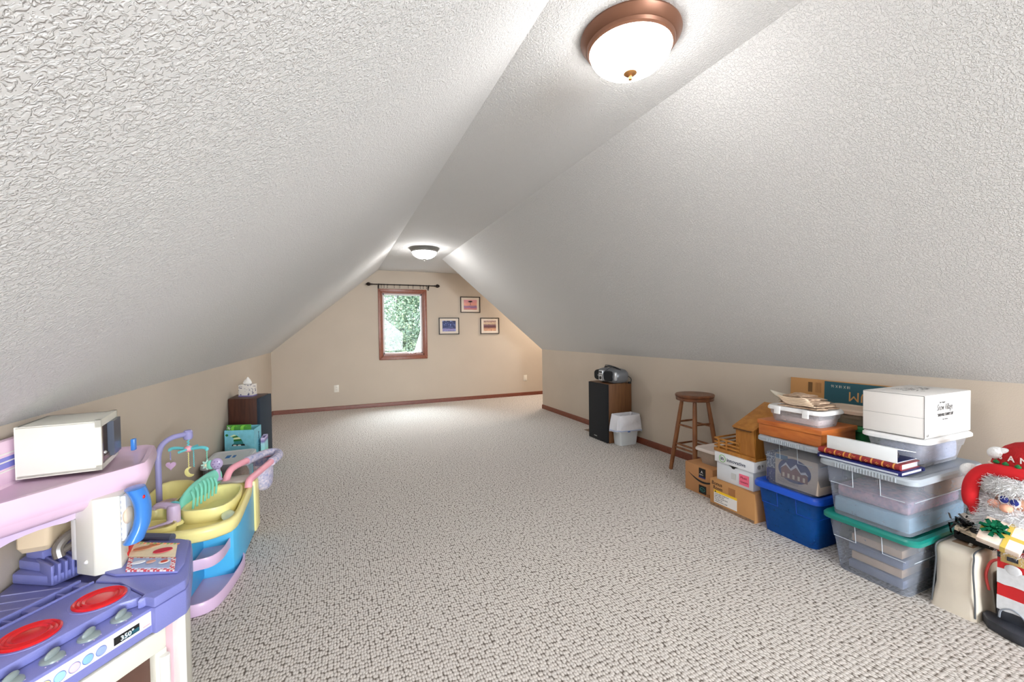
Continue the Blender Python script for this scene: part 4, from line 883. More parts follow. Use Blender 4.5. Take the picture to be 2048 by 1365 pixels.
def shopping_bag(name, label, P, z0, z1, mats, t=None, thick=.004):
    """P: four base corners (xy) : front-left, front-right, back-right, back-left"""
    t = thing(name, label, 'bag', ((P[0][0]+P[2][0])/2, (P[0][1]+P[2][1])/2, z0))
    b = NB(); c = Vector(((P[0][0]+P[2][0])/2, (P[0][1]+P[2][1])/2))
    inn = [(c.x+(p[0]-c.x)*.965, c.y+(p[1]-c.y)*.95) for p in P]
    loft(b, [ring(P, z0), ring(P, z1), ring(inn, z1), ring(inn, z0+.006)]); obj('panels', b, mats, t); return t
m_aqua = M('aqua_bag', (128, 204, 222), .5, var=.08, vscale=30); m_gdk = M('green_bag', (78, 150, 60), .6); m_glt = M('light_green_strap', (120, 196, 70), .6)
BP = [(-.900, 4.22), (-.672, 4.155), (-.650, 4.37), (-.878, 4.43)]
t = shopping_bag('shopping_bag', 'aqua reusable bag printed with a striped elf hat, in front of the left speaker', BP, 0, .412, m_aqua)
f0 = Vector((BP[0][0], BP[0][1], 0)); f1 = Vector((BP[1][0], BP[1][1], 0)); fx = (f1-f0).normalized(); fn_ = Vector((fx.y, -fx.x, 0))
def onf(u, z, d=.0015): return f0+fx*u+fn_*d+Vector((0, 0, z))
def fpoly(pts, nm, mat, d=.0015):
    if 'snow' not in nm: pts = [(.098+(u-.10)*1.3, .325+(z-.325)*1.15) for u, z in pts]
    b = NB(); oprism(b, [onf(u, z, d) for u, z in pts], tuple(fn_*.0008)); return obj(nm, b, mat, t)
fpoly([(.068, .285), (.150, .285), (.148, .297), (.072, .297)], 'printed_mask', m_black); fpoly([(.078, .297), (.142, .297), (.135, .318), (.125, .330), (.085, .318)], 'printed_hat_band', M('print_teal', (50, 140, 140), .6))
hat_s = [(.080, .318, .134, .322), (.082, .333, .126, .336), (.080, .345, .114, .350), (.070, .354, .100, .362), (.058, .358, .084, .370)]
for k in range(len(hat_s)-1):
    a, c = hat_s[k], hat_s[k+1]; fpoly([(a[0], a[1]), (a[2], a[3]), (c[2], c[3]), (c[0], c[1])], 'printed_stripe', M('print_green', (40, 120, 56), .6) if k % 2 == 0 else M('print_lime', (226, 240, 190), .6), .002)
fpoly([(.040+.009*math.cos(a), .366+.009*math.sin(a)) for a in [2*PI*k/12 for k in range(12)]], 'printed_pompom', M('print_green', (40, 120, 56), .6))
for u in (.088, .116): fpoly([(u+.011*math.cos(a), .289+.005*math.sin(a)) for a in [2*PI*k/12 for k in range(12)]], 'printed_eye', m_white, .003)
rd = random.Random(9)
for k in range(22):
    u, z = rd.uniform(.01, .22), rd.uniform(.2, .40); r_ = rd.uniform(.0012, .0028)
    if .03 < u < .15 and .28 < z < .38: continue
    fpoly([(u+r_*math.cos(a), z+r_*math.sin(a)) for a in [2*PI*q/6 for q in range(6)]], 'printed_snow', m_white)
sx0 = Vector((BP[1][0], BP[1][1], 0)); sdx = (Vector((BP[2][0], BP[2][1], 0))-sx0).normalized(); sn = Vector((sdx.y, -sdx.x, 0))
text('WALGREENS'[:0]+'SNOW FALL', .034, sx0+sdx*.12+sn*.0015+Vector((0, 0, .372)), (0, 0, -1), sdx, M('navy_ink', (40, 60, 90), .6), t, name='side_lettering')
b = NB(); prism(b, [(-.885, 4.235), (-.700, 4.182), (-.697, 4.192), (-.882, 4.245)], .30, .455); o = obj('flap', b, m_gdk, t)
for xx in (.052, .128):
    b = NB(); sp = spline([onf(xx, .400, -.006), onf(xx+.004, .438, .002), onf(xx+.018, .452, -.01), onf(xx+.02, .41, -.035)]); 
    for a, c in zip(sp, sp[1:]): oprism(b, [a, a+fx*.024, c+fx*.024, c], tuple(fn_*.002))
    obj('strap', b, m_glt, t)
for ang in range(3):
    b = NB(); a = PI*ang/3; cu_, cz_ = .030, .428; oprism(b, [onf(cu_-.018*math.cos(a)-.001, cz_-.018*math.sin(a), -.0135), onf(cu_+.018*math.cos(a)-.001, cz_+.018*math.sin(a), -.0135), onf(cu_+.018*math.cos(a)+.002, cz_+.018*math.sin(a)+.002, -.0135), onf(cu_-.018*math.cos(a)+.002, cz_-.018*math.sin(a)+.002, -.0135)], tuple(fn_*.001)); obj('printed_snowflake', b, m_white, t)
B2 = [(-.70, 4.385), (-.632, 4.372), (-.615, 4.425), (-.69, 4.425)]
m_str = gradient_print('striped_bag_print', [(0, (50, 52, 110)), (.18, (60, 70, 140)), (.3, (24, 120, 110)), (.5, (140, 206, 140)), (.7, (150, 220, 220)), (.86, (170, 220, 230)), (.93, (120, 100, 170)), (1, (210, 200, 230))], None, noise=.05, nscale=3)
m_str.node_tree.nodes['Principled BSDF'].inputs['Roughness'].default_value = .6
shopping_bag('shopping_bag', 'slim bag striped purple, aqua and green, between the aqua bag and the left speaker', [(-.64, 4.26), (-.612, 4.27), (-.605, 4.42), (-.64, 4.425)], 0, .31, m_str)
# small tote with latch
t = tote('storage_box', 'clear box with pale grey latching lid in front of the aqua bag', -.915, -.620, 3.54, 3.96, .07, .300, .03, p_clear, M('pale_grey_lid', (206, 208, 212), .35), taper=.02, over=.014, ribs=False, panel=False, cat='storage box', latch=(M('grey_latch', (112, 112, 118), .4), [(-.81, -.71, 3.532, 3.542)]))
b = NB(); box(b, -.80, -.77, 3.74, 3.82, .2925, .2940); box(b, -.755, -.735, 3.745, 3.81, .2925, .2940); obj('label', b, M('label_blue', (40, 110, 180), .5), t)
b = NB(); box(b, -.90, -.63, 3.56, 3.94, .002, .069, .003); tag(obj('flat_box', b, m_card2), 'flat brown box under the clear box with the grey latch', 'box')
lump('toy_bundle', 'brown and orange toys seen inside the clear latching box', 'toys', (-.765, 3.75, .165), (.10, .15, .075), M('orange_brown_toys', (190, 130, 70), .7, var=.4, vscale=20, rgb2=(110, 96, 90)), 12)
b = NB(); oprism(b, [(-.615, 3.98, .02), (-.615, 4.14, .02), (-.56, 4.14, .14), (-.56, 3.98, .13)], (.01, 0, -.004), .002); tag(obj('booklet', b, M('maroon_cover', (128, 44, 70), .5)), 'maroon booklet leaning beside the clear latching box', 'booklet')

# ------------------------------------------------------------------ doll nursery centre
m_y = M('butter_yellow', (248, 236, 160), .3, var=.02); m_bl = M('sky_blue_plastic', (80, 184, 232), .35); m_pk = M('lilac_pink_plastic', (214, 184, 214), .3); m_pi = M('candy_pink_plastic', (246, 170, 184), .35)
m_mint = M('mint_plastic', (132, 214, 190), .35); m_aq = M('aqua_plastic', (110, 206, 214), .35); m_lil = M('lilac_plastic', (160, 156, 206), .35); m_lp = M('pale_lilac', (212, 190, 222), .35)
t = thing('nursery_playset', 'plastic doll nursery centre with yellow tray, blue cabinet and pink shelves by the left wall', 'playset', (-.68, 2.6, 0))
def smoothpoly(P, n=4):
    N_ = len(P); out_ = []
    for i in range(N_):
        p0, p1, p2, p3 = [Vector(P[(i+k-1) % N_]+(0,)) for k in range(4)]
        for k in range(n):
            s_ = k/n; q = .5*((2*p1)+(p2-p0)*s_+(2*p0-5*p1+4*p2-p3)*s_*s_+(3*p1-p0-3*p2+p3)*s_**3); out_.append((q.x, q.y))
    return out_
# cabinet walls
b = NB(); prism(b, [(-.925, 2.47), (-.50, 2.47), (-.485, 2.52), (-.485, 2.98), (-.925, 2.98)], .02, .315, .006); obj('cabinet', b, m_bl, t)
b = NB(); prism(b, [(-.66, 2.22), (-.64, 2.20), (-.625, 2.47), (-.665, 2.47)], .03, .315, .004); obj('divider_panel', b, m_bl, t)
b = NB(); prism(b, [(-.925, 2.19), (-.655, 2.19), (-.655, 2.47), (-.925, 2.47)], .03, .315, .004); obj('side_panel', b, m_bl, t)
def rshelf(nm, poly, z, rim, mat):
    c = Vector((sum(p[0] for p in poly)/len(poly), sum(p[1] for p in poly)/len(poly)))
    sc = lambda s_: [(c.x+(x_-c.x)*s_, c.y+(y_-c.y)*s_) for x_, y_ in poly]
    b = NB(); loft(b, [ring(sc(.98), z-.02), ring(sc(1.0), z-.012), ring(sc(1.0), z+rim-.004), ring(sc(.985), z+rim), ring(sc(.95), z+rim), ring(sc(.935), z+rim-.006), ring(sc(.92), z)]); obj(nm, b, mat, t, smooth=50)
rshelf('upper_shelf', smoothpoly([(-.645, 2.29), (-.60, 2.285), (-.55, 2.30), (-.522, 2.36), (-.515, 2.46), (-.52, 2.50), (-.60, 2.50), (-.645, 2.50), (-.648, 2.40)], 3), .175, .03, m_pk)
rshelf('base_shelf', smoothpoly([(-.80, 2.20), (-.70, 2.185), (-.615, 2.178), (-.545, 2.192), (-.505, 2.26), (-.478, 2.42), (-.470, 2.55), (-.50, 2.62), (-.65, 2.60), (-.82, 2.60)], 3), .022, .035, m_pk)
# yellow tray
tp = smoothpoly([(-.905, 2.31), (-.85, 2.235), (-.70, 2.225), (-.575, 2.222), (-.500, 2.252), (-.452, 2.32), (-.455, 2.55), (-.472, 2.84), (-.52, 2.92), (-.70, 2.95), (-.905, 2.93), (-.925, 2.6)], 3)
c = Vector((-.69, 2.60)); sc = lambda s_, P=None: [(c.x+(x_-c.x)*s_, c.y+(y_-c.y)*s_) for x_, y_ in (P or tp)]
b = NB(); loft(b, [ring(sc(.95), .302), ring(sc(.985), .312), ring(sc(1), .345), ring(sc(.995), .358), ring(sc(.96), .366), ring(sc(.90), .362), ring(sc(.86), .345), ring(sc(.84), .325)]); obj('tray', b, m_y, t, smooth=60)
def basin(nm, P, z0, z1, mat=m_y):
    P = smoothpoly(P, 3); cc = Vector((sum(p[0] for p in P)/len(P), sum(p[1] for p in P)/len(P)))
    s2 = lambda s_: [(cc.x+(x_-cc.x)*s_, cc.y+(y_-cc.y)*s_) for x_, y_ in P]
    b = NB(); loft(b, [ring(s2(.98), z0-.002), ring(s2(1.04), z1-.008), ring(s2(1.02), z1), ring(s2(.95), z1), ring(s2(.90), z1-.012), ring(s2(.72), z0+.006)]); return obj(nm, b, mat, t, smooth=60)
basin('bath_basin', [(-.70, 2.44), (-.61, 2.40), (-.53, 2.42), (-.495, 2.52), (-.495, 2.66), (-.53, 2.74), (-.64, 2.75), (-.68, 2.62)], .325, .392)
basin('crib_basin', [(-.90, 2.56), (-.86, 2.46), (-.80, 2.44), (-.755, 2.50), (-.74, 2.66), (-.75, 2.82), (-.82, 2.88), (-.90, 2.86)], .325, .41)
b = NB(); ell(b, (-.82, 2.60, .362), .06, .12, .018, 18, 10); obj('crib_cushion', b, M('patterned_pink_pad', (206, 176, 170), .8, var=.3, vscale=60), t)
basin('soap_dish', [(-.87, 2.31), (-.80, 2.28), (-.71, 2.28), (-.69, 2.33), (-.75, 2.38), (-.86, 2.39)], .345, .378)
b = NB(); tube(b, [(-.80, 2.315, .366), (-.73, 2.345, .372)], .007, 8); tube(b, [(-.73, 2.345, .372), (-.70, 2.36, .376)], .009, 8); obj('hair_brush', b, m_lp, t)
b = NB(); ell(b, (-.50, 2.38, .352), .03, .08, .008, 14, 8, Matrix.Rotation(R(15), 4, 'Z')); obj('clear_tray_window', b, M('pale_green_clear', (206, 226, 206), .2), t)
text('Baby Care', .012, (-.665, 2.2235, .326), XP, ZU, M('lilac_ink', (150, 130, 180), .5), t, name='tray_lettering')
# divider with shell seat back
b = NB(); sp = spline([(-.70, 2.44, .35), (-.72, 2.50, .42), (-.70, 2.60, .46), (-.665, 2.72, .475), (-.635, 2.80, .475)])
rings = []
for i, p in enumerate(sp):
    s_ = i/(len(sp)-1); hgt_ = .045+.035*math.sin(PI*min(1, s_*1.1)); rings.append([p+Vector((0, 0, 0))+Vector((.022*math.cos(a), 0, 0))+Vector((0, 0, hgt_*math.sin(a)-hgt_)) for a in [2*PI*k/14 for k in range(14)]])
loft(b, rings); obj('shell_divider', b, m_mint, t, smooth=60)
b = NB()
for k in range(7):
    y_ = 2.52+k*.032; zt_ = .425+.035*math.sin((k+1)/8*PI); xo = -.700+.0085*k
    tube(b, spline([(xo+.030, y_-.03, .37), (xo+.030, y_-.01, zt_-.02), (xo+.016, y_+.006, zt_+.008)]), .0055, 6)
obj('shell_rib', b, m_mint, t)
b = NB(); ell(b, (-.735, 2.455, .415), .024, .024, .018, 16, 10); obj('mint_knob', b, m_aq, t)
b = NB(); lathe(b, [(.026, 0), (.026, .07), (.022, .082), (.01, .088), (.001, .089)], (-.712, 2.375, .358), 20); tube(b, spline([(-.712, 2.375, .432), (-.755, 2.40, .438), (-.79, 2.42, .432), (-.80, 2.425, .420)]), [.016]*6+[.014]*6+[.010]*7, 10); obj('pink_tap', b, m_lp, t)
b = NB(); lathe(b, [(.038, 0), (.036, .006), (.030, .012)], (-.712, 2.375, .352), 22); obj('tap_base', b, m_y, t)
# aqua bracket left
b = NB(); tube(b, spline([(-.918, 2.42, .36), (-.912, 2.43, .405), (-.90, 2.47, .420), (-.885, 2.53, .412)]), .012, 10); box(b, -.91, -.895, 2.455, 2.475, .372, .41, .004); obj('towel_hook', b, m_aq, t)
# rattle toy
b = NB(); ell(b, (-.635, 2.79, .505), .030, .014, .032, 18, 12); tube(b, [(-.635, 2.79, .475), (-.628, 2.785, .43), (-.62, 2.775, .41)], [.016, .012, .018], 10); rt_ = obj('rattle_handle', b, M('rattle_lilac', (176, 160, 196), .3), t)
for k in range(6):
    b = NB(); a = 2*PI*k/6; ell(b, (-.635+.015*math.cos(a), 2.7775, .505+.016*math.sin(a)), .003, .002, .003, 8, 6); obj('rattle_dot', b, M('dot_purple', (120, 90, 150), .4), rt_)
b = NB(); ell(b, (-.665, 2.80, .50), .022, .012, .026, 14, 10); obj('green_disc', b, m_mint, t)
# mobile
b = NB(); sp = spline([(-.868, 2.70, .36), (-.868, 2.70, .50), (-.868, 2.705, .60), (-.858, 2.73, .652), (-.83, 2.77, .676), (-.80, 2.80, .680), (-.785, 2.82, .680)], 6); tube(b, sp, .0135, 14); obj('mobile_post', b, m_lil, t)
ME = Vector((-.775, 2.835, .672))
b = NB(); lathe(b, [(.001, .03), (.016, .027), (.022, .018), (.023, -.012), (.018, -.024), (.001, -.026)], ME, 18); mh = obj('mobile_cap', b, m_lil, t)
b = NB(); pz = ME.z-.026
tube(b, [ME+Vector((.004*math.sin(k*1.5), .004*math.cos(k*1.5), -.026-k*.004)) for k in range(12)], .004, 6); obj('mobile_cord', b, m_aq, mh)
mz = ME.z-.078
b = NB(); d1 = Vector((.78, -.28, 0)).normalized()*.098; d2 = Vector((.3, .8, 0)).normalized()*.07; cc_ = Vector((ME.x, ME.y, mz))
tube(b, spline([cc_-d1+Vector((0, 0, -.010)), cc_-d1+Vector((0, 0, .0)), cc_-d1*.7+Vector((0, 0, .006)), cc_, cc_+d1*.7+Vector((0, 0, .006)), cc_+d1, cc_+d1+Vector((0, 0, -.010))]), .0085, 10)
tube(b, [cc_-d2, cc_+d2], .007, 8); obj('mobile_arm', b, m_aq, mh)
b = NB(); ell(b, cc_, .020, .020, .018, 14, 10); obj('mobile_hub', b, m_pi, mh)
def chain(p, L, mat, nm):
    b = NB(); n = int(L/.006)
    for k in range(n): ell(b, p+Vector((.0015*(k % 2), 0, -.004-k*.006)), .003, .003, .0035, 6, 4)
    obj(nm, b, mat, mh)
VD = Vector((.18, .98, 0)).normalized(); SD = Vector((.98, -.18, 0)).normalized()    # pendants face the room
def pend(nm, pts, c_, mat, th=.008):
    b = NB(); oprism(b, [c_+SD*u_+Vector((0, 0, v_)) for u_, v_ in pts], tuple(VD*th), .002); obj(nm, b, mat, mh)
pL = cc_-d1+Vector((0, 0, -.012)); chain(pL, .05, m_lil, 'pendant_chain')
hrt = [(.0016*16*math.sin(a)**3*.95, .0016*(13*math.cos(a)-5*math.cos(2*a)-2*math.cos(3*a)-math.cos(4*a))) for a in [2*PI*k/28 for k in range(28)]]
pend('heart_pendant', hrt, pL+Vector((0, 0, -.080)), M('heart_lilac', (214, 178, 214), .35))
pR = cc_+d1+Vector((0, 0, -.012)); chain(pR, .055, m_mint, 'pendant_chain')
flw = [((.023+.006*math.cos(8*a))*math.cos(a)*1.15, (.023+.006*math.cos(8*a))*math.sin(a)) for a in [2*PI*k/48 for k in range(48)]]
pend('flower_pendant', flw, pR+Vector((0, 0, -.082)), M('pale_mint', (190, 226, 214), .35)); 
b = NB(); ell(b, pR+Vector((0, -.002, -.082))-VD*.002, .012, .004, .010, 10, 8); obj('flower_centre', b, M('cream_centre', (240, 228, 200), .4), mh)
pM = cc_+Vector((.002, -.012, -.016)); chain(pM, .085, m_y, 'pendant_chain'); chain(cc_+Vector((.02, .01, -.01)), .10, m_aq, 'pendant_chain')
moon = [(.026*math.cos(a), .028*math.sin(a)) for a in [PI*.42+PI*1.35*k/16 for k in range(17)]]+[(.014+.022*math.cos(a), .006+.020*math.sin(a)) for a in [PI*1.55-PI*.95*k/10 for k in range(11)]]
pend('moon_pendant', moon, pM+Vector((.004, 0, -.112)), m_y)
# pink arms with hanging seat at far end
b = NB(); tube(b, spline([(-.62, 2.90, .36), (-.60, 2.93, .42), (-.56, 3.0, .435), (-.50, 3.12, .432), (-.44, 3.22, .42)]), .019, 12); tube(b, spline([(-.478, 2.74, .36), (-.475, 2.76, .395), (-.455, 2.83, .405), (-.415, 2.97, .415), (-.39, 3.08, .42)]), .019, 12); obj('seat_arm', b, m_pi, t)
b = NB(); sp = spline([(-.535, 3.05, .434), (-.48, 3.16, .434), (-.435, 3.23, .428), (-.395, 3.24, .422), (-.375, 3.19, .418), (-.378, 3.12, .418), (-.40, 3.03, .415)]); tube(b, sp, .026, 12)
m_flor = M('floral_cotton', (226, 214, 222), .9, var=.25, vscale=55, rgb2=(150, 156, 196), detail=3)
obj('padded_ring', b, m_flor, t)
b = NB(); rings = []
cS = Vector((-.455, 3.11)); 
for z, s_ in ((.405, 1.0), (.36, .98), (.30, .93), (.26, .86), (.235, .6), (.23, .2)):
    rings.append([(cS.x+.058*s_*math.cos(2*PI*k/20)*(1+.05*math.sin(5*k)), cS.y+.115*s_*math.sin(2*PI*k/20)*(1+.04*math.sin(7*k)), z) for k in range(20)])
loft(b, rings, False, True); obj('hanging_pouch', b, m_flor, t, smooth=60)
b = NB(); box(b, -.66, -.47, 2.93, 3.05, .02, .34, .02); obj('seat_stand', b, m_y, t)
b = NB(); box(b, -.64, -.50, 2.86, 2.97, .355, .372, .006); obj('feeding_tray', b, M('clear_grey_tray', (206, 200, 192), .25), t)

# ------------------------------------------------------------------ toy kitchen
m_per = M('periwinkle_plastic', (124, 128, 190), .33, var=.02, bump=.0004, bscale=300); m_kc = M('cream_plastic', (228, 225, 212), .35); m_ko = M('oven_cream', (228, 225, 212), .35)
m_kp = M('soft_pink_plastic', (232, 200, 222), .33); m_kw = M('white_plastic', (236, 234, 230), .35); m_burn = M('red_burner', (214, 24, 30), .25); m_smoke = M('smoky_plastic', (66, 60, 66), .15); m_knob = M('grey_knob', (140, 152, 152), .3)
t = thing('toy_kitchen', 'plastic toy kitchen with red burners, pink shelf, microwave and cream oven, front left corner', 'toy kitchen', (-.68, 1.45, 0))
F = Vector((-.476, 1.428, 0)); ka = Vector((math.sin(R(36)), math.cos(R(36)), 0)); kn = Vector((ka.y, -ka.x, 0))
def K(a, n, z): return F+ka*a+kn*n+Vector((0, 0, z))
def kpoly(lst): return [((F+ka*a+kn*n).x, (F+ka*a+kn*n).y) for a, n in lst]
WX = XL+.012
# body: two side walls + back, recessed oven
body = [K(-.56, -.012, 0), K(.0, -.012, 0), K(.062, -.012, 0), K(.062, -.05, 0)]
b = NB(); prism(b, [(-.88, 1.02), tuple(K(-.55, -.045, 0))[:2], tuple(K(.055, -.045, 0))[:2], (-.478, 1.70), (-.50, 1.80), (-.70, 1.90), (WX, 1.90), (WX, 1.02)], 0, .404, .004); obj('cabinet', b, m_ko, t)
b = NB(); prism(b, kpoly([(.066, -.045), (.066, -.004), (.088, -.006), (.090, -.045)]), 0, .404, .003); obj('door_frame_post', b, m_kw, t)
b = NB(); prism(b, kpoly([(.040, -.044), (.040, -.028), (.066, -.028), (.066, -.044)]), 0, .400); obj('frame_recess', b, M('dusty_pink', (214, 178, 186), .4), t)
# oven door with window (frame pieces)
b = NB()
prism(b, kpoly([(-.33, -.040), (-.33, -.010), (.036, -.010), (.036, -.040)]), .338, .398, .006)
prism(b, kpoly([(.004, -.040), (.004, -.010), (.036, -.010), (.036, -.040)]), .06, .340, .004); prism(b, kpoly([(-.33, -.040), (-.33, -.010), (-.298, -.010), (-.298, -.040)]), .06, .340, .004); prism(b, kpoly([(-.33, -.040), (-.33, -.010), (.036, -.010), (.036, -.040)]), .04, .10, .004)
dr = obj('oven_door', b, m_ko, t)
b = NB(); prism(b, kpoly([(-.298, -.034), (-.298, -.030), (.004, -.030), (.004, -.034)]), .10, .340); obj('oven_window', b, M('brown_window', (92, 66, 56), .2), dr)
b = NB(); tube(b, [K(.024, -.004, .325), K(.024, -.004, .12)], .012, 10); obj('door_handle', b, m_kw, dr)
# counter
cnt = [tuple(K(-.56, -.012, 0))[:2], tuple(K(-.001, -.012, 0))[:2], tuple(K(-.001, .002, 0))[:2], tuple(K(.085, .002, 0))[:2], (-.424, 1.525), (-.470, 1.73), (-.486, 1.79), (-.69, 1.905), (WX, 1.905), (WX, 1.0)]
b = NB(); prism(b, cnt, .402, .474, .004); obj('counter', b, m_per, t)
# burner deck (raised, set back) and right block
b = NB(); prism(b, [tuple(K(-.56, -.075, 0))[:2], tuple(K(-.035, -.075, 0))[:2], tuple(K(-.018, -.060, 0))[:2], (-.512, 1.46), (-.60, 1.56), (-.672, 1.598), (-.785, 1.43), (-.90, 1.22), (-.90, 1.1)], .4745, .500, .005); obj('burner_deck', b, m_per, t)
b = NB(); prism(b, [tuple(K(-.002, .001, 0))[:2], tuple(K(.085, .001, 0))[:2], (-.426, 1.525), (-.471, 1.73), (-.488, 1.785), (-.60, 1.845), (-.66, 1.80), (-.672, 1.60), (-.60, 1.562), (-.510, 1.462), tuple(K(-.020, -.035, 0))[:2], tuple(K(-.002, -.03, 0))[:2]], .4745, .503, .005); obj('raised_block', b, m_per, t)
# plateau with recipe book behind
b = NB(); prism(b, [(-.625, 1.60), (-.458, 1.545), (-.455, 1.60), (-.488, 1.765), (-.52, 1.79), (-.60, 1.83), (-.655, 1.80), (-.672, 1.64)], .5035, .512, .003); obj('book_plateau', b, m_per, t)
b = NB(); tube(b, [(-.675, 1.865, .515), (-.545, 1.80, .515)], .014, 12); obj('shaded_rim', b, M('slate_shade', (84, 88, 104), .4), t)  # dark slate colour stands in for shade on the counter's back rim
def card(pts, z0, z1, mat, nm):     # four corners
    b = NB(); oprism(b, [(pts[0][0], pts[0][1], z1), (pts[1][0], pts[1][1], z1), (pts[2][0], pts[2][1], z0), (pts[3][0], pts[3][1], z0)], (0, 0, -.004)); return obj(nm, b, mat, t)
m_page1 = M('recipe_cream', (240, 222, 186), .5, var=.05, vscale=80)
card([(-.645, 1.782), (-.505, 1.712), (-.487, 1.626), (-.627, 1.692)], .521, .529, m_page1, 'recipe_card')
m_chk = bpy.data.materials.new('red_white_check'); m_chk.use_nodes = True; nt = m_chk.node_tree; ck = nt.nodes.new('ShaderNodeTexChecker'); ck.inputs['Scale'].default_value = 110; ck.inputs[1].default_value = lin((240, 230, 230)); ck.inputs[2].default_value = lin((214, 80, 90))
tc_ = nt.nodes.new('ShaderNodeTexCoord'); nt.links.new(tc_.outputs['Object'], ck.inputs[0]); nt.links.new(ck.outputs[0], nt.nodes['Principled BSDF'].inputs['Base Color'])
card([(-.623, 1.684), (-.483, 1.620), (-.466, 1.545), (-.602, 1.603)], .516, .521, m_chk, 'recipe_card_lower')
def blob(cx_, cy_, rx_, ry_, z, mat, nm, tz=0):
    b = NB(); lathe(b, [(1, 0), (.98, .0012)], (cx_, cy_, z), 20, sx=rx_, sy_=ry_); return obj(nm, b, mat, t)
card([(-.606, 1.668), (-.494, 1.616), (-.483, 1.562), (-.590, 1.608)], .5185, .5225, M('sky_print', (170, 184, 214), .5), 'printed_scene')
blob(-.600, 1.722, .026, .013, .5268, M('printed_bun', (204, 130, 90), .5), 'printed_bun'); blob(-.572, 1.732, .020, .012, .5272, M('printed_bun', (204, 130, 90), .5), 'printed_bun'); blob(-.535, 1.680, .026, .017, .5262, M('printed_strawberry', (214, 50, 70), .5), 'printed_fruit')
rd = random.Random(13)
for k in range(14):
    s_ = k/13; blob(-.640+.137*s_+.002, 1.772-.066*s_-.002, .004, .004, .5292, M(('deco_green', 'deco_orange')[k % 2], ((150, 170, 90), (230, 140, 90))[k % 2], .5), 'printed_border_dot')
blob(-.507, 1.600, .014, .012, .5235, M('printed_plate', (236, 230, 220), .5), 'printed_plate'); blob(-.507, 1.600, .009, .008, .5245, M('printed_sauce', (200, 80, 60), .5), 'printed_sauce')
blob(-.580, 1.628, .018, .010, .5232, M('printed_white', (240, 240, 242), .5), 'printed_cloud'); blob(-.545, 1.617, .012, .010, .5236, M('printed_skin', (222, 170, 150), .5), 'printed_face')
b = NB(); oprism(b, [(-.655, 1.80, .515), (-.640, 1.69, .512), (-.636, 1.68, .535), (-.650, 1.76, .555), (-.658, 1.80, .555)], (.012, .004, 0), .002); obj('red_lever', b, M('red_plastic', (206, 40, 44), .35), t)
# burners
for cx_, cy_ in ((-.615, 1.487), (-.700, 1.372)):
    r0 = .056; b = NB(); lathe(b, [(r0, 0), (r0, .004), (r0*.93, .007), (r0*.86, .004), (r0*.78, .007), (r0*.70, .004), (r0*.62, .007), (r0*.52, .004), (r0*.40, .0055), (.001, .0055)], (cx_, cy_, .500), 40); obj('burner', b, m_burn, t)
    b = NB(); lathe(b, [(r0+.007, 0), (r0+.006, .002), (r0, .002)], (cx_, cy_, .4995), 40); obj('burner_rim', b, m_per, t)
# knobs on ledge
for a_ in (-.052, -.122, -.192, -.262):
    p = K(a_, -.045, .474); b = NB(); lathe(b, [(.022, 0), (.021, .004), (.015, .008), (.001, .009)], p, 24); kb = obj('control_knob', b, m_knob, t)
    b = NB(); vs = ell(b, p+Vector((0, 0, .012)), .019, .0065, .010, 16, 10, Matrix.Rotation(R(75), 4, 'Z')); obj('knob_grip', b, m_knob, kb)
    for k in range(3):
        b = NB(); ell(b, p+ka*(.018*(k-1)-.004)+kn*(.024-.006*abs(k-1)), .0018, .0018, .001, 6, 4); obj('dial_dot', b, m_lp, t)
# sticker panel
def fpan(a0, a1, z0, z1, mat, nm, n=-.012, th=.001, par=None):
    b = NB(); oprism(b, [K(a0, n, z0), K(a1, n, z0), K(a1, n, z1), K(a0, n, z1)], tuple(kn*th)); return obj(nm, b, mat, par or t)
st = fpan(-.34, -.003, .427, .466, M('sticker_lilac_white', (236, 232, 240), .35), 'control_sticker', th=.0015)
fpan(-.092, -.033, .434, .454, m_black, 'oven_display', n=-.0104); fpan(-.070, -.034, .435, .445, M('display_blue', (90, 190, 220), .3), 'display_glow', n=-.0098, th=.0004)
text('350°', .017, K(-.078, -.0088, .4375), ka, ZU, M('display_white', (226, 240, 244), .4), t, name='display_digits', bold=.0003)
text('------', .009, K(-.024, -.0100, .432), ka, ZU, M('red_ink', (210, 70, 90), .5), t, name='sticker_lettering')
for a_, c_ in ((-.119, (150, 170, 220)), (-.146, (140, 190, 226)), (-.172, (242, 200, 214)), (-.199, (160, 214, 230)), (-.226, (240, 226, 170))):
    b = NB(); lathe(b, [(.0105, 0), (.0098, .0012), (.001, .0018)], K(a_, -.0104, .4435), 24, kn); o = obj('sticker_button', b, M('btn%d%d' % (c_[0], c_[2]), c_, .4), t)
    b = NB(); q = [K(a_, -.0098, .4435)+(ka*math.cos(x_)+Vector(ZU)*math.sin(x_))*.0112 for x_ in [2*PI*k/24 for k in range(25)]]; tube(b, q, .0006, 4); obj('button_ring', b, M('btn_ring', (120, 140, 200), .4), o)
# compartments behind the burners (real recesses: walls on the counter)
ridge = [(-.785, 1.43), (-.672, 1.598)]
rdv = Vector((.113, .168, 0)).normalized(); rnv = Vector((-rdv.y, rdv.x, 0)); r0_ = Vector((-.672, 1.598, 0))
def RB(a, n): return tuple((r0_-rdv*a+rnv*n))[:2]
b = NB(); prism(b, [RB(0, 0), RB(.40, 0), RB(.40, .006), RB(0, .006)], .4745, .504, .001); prism(b, [RB(0, .050), RB(.32, .050), RB(.32, .058), RB(0, .058)], .4745, .502, .001); obj('tray_wall', b, m_per, t)
for a_ in (.0, .055, .11, .165, .22):
    b = NB(); prism(b, [RB(a_, .006), RB(a_+(.006 if a_ in (.055, .165) else .022), .006), RB(a_+(.006 if a_ in (.055, .165) else .022), .050), RB(a_, .050)], .4745, .496, .001); obj('tray_divider', b, m_per, t)
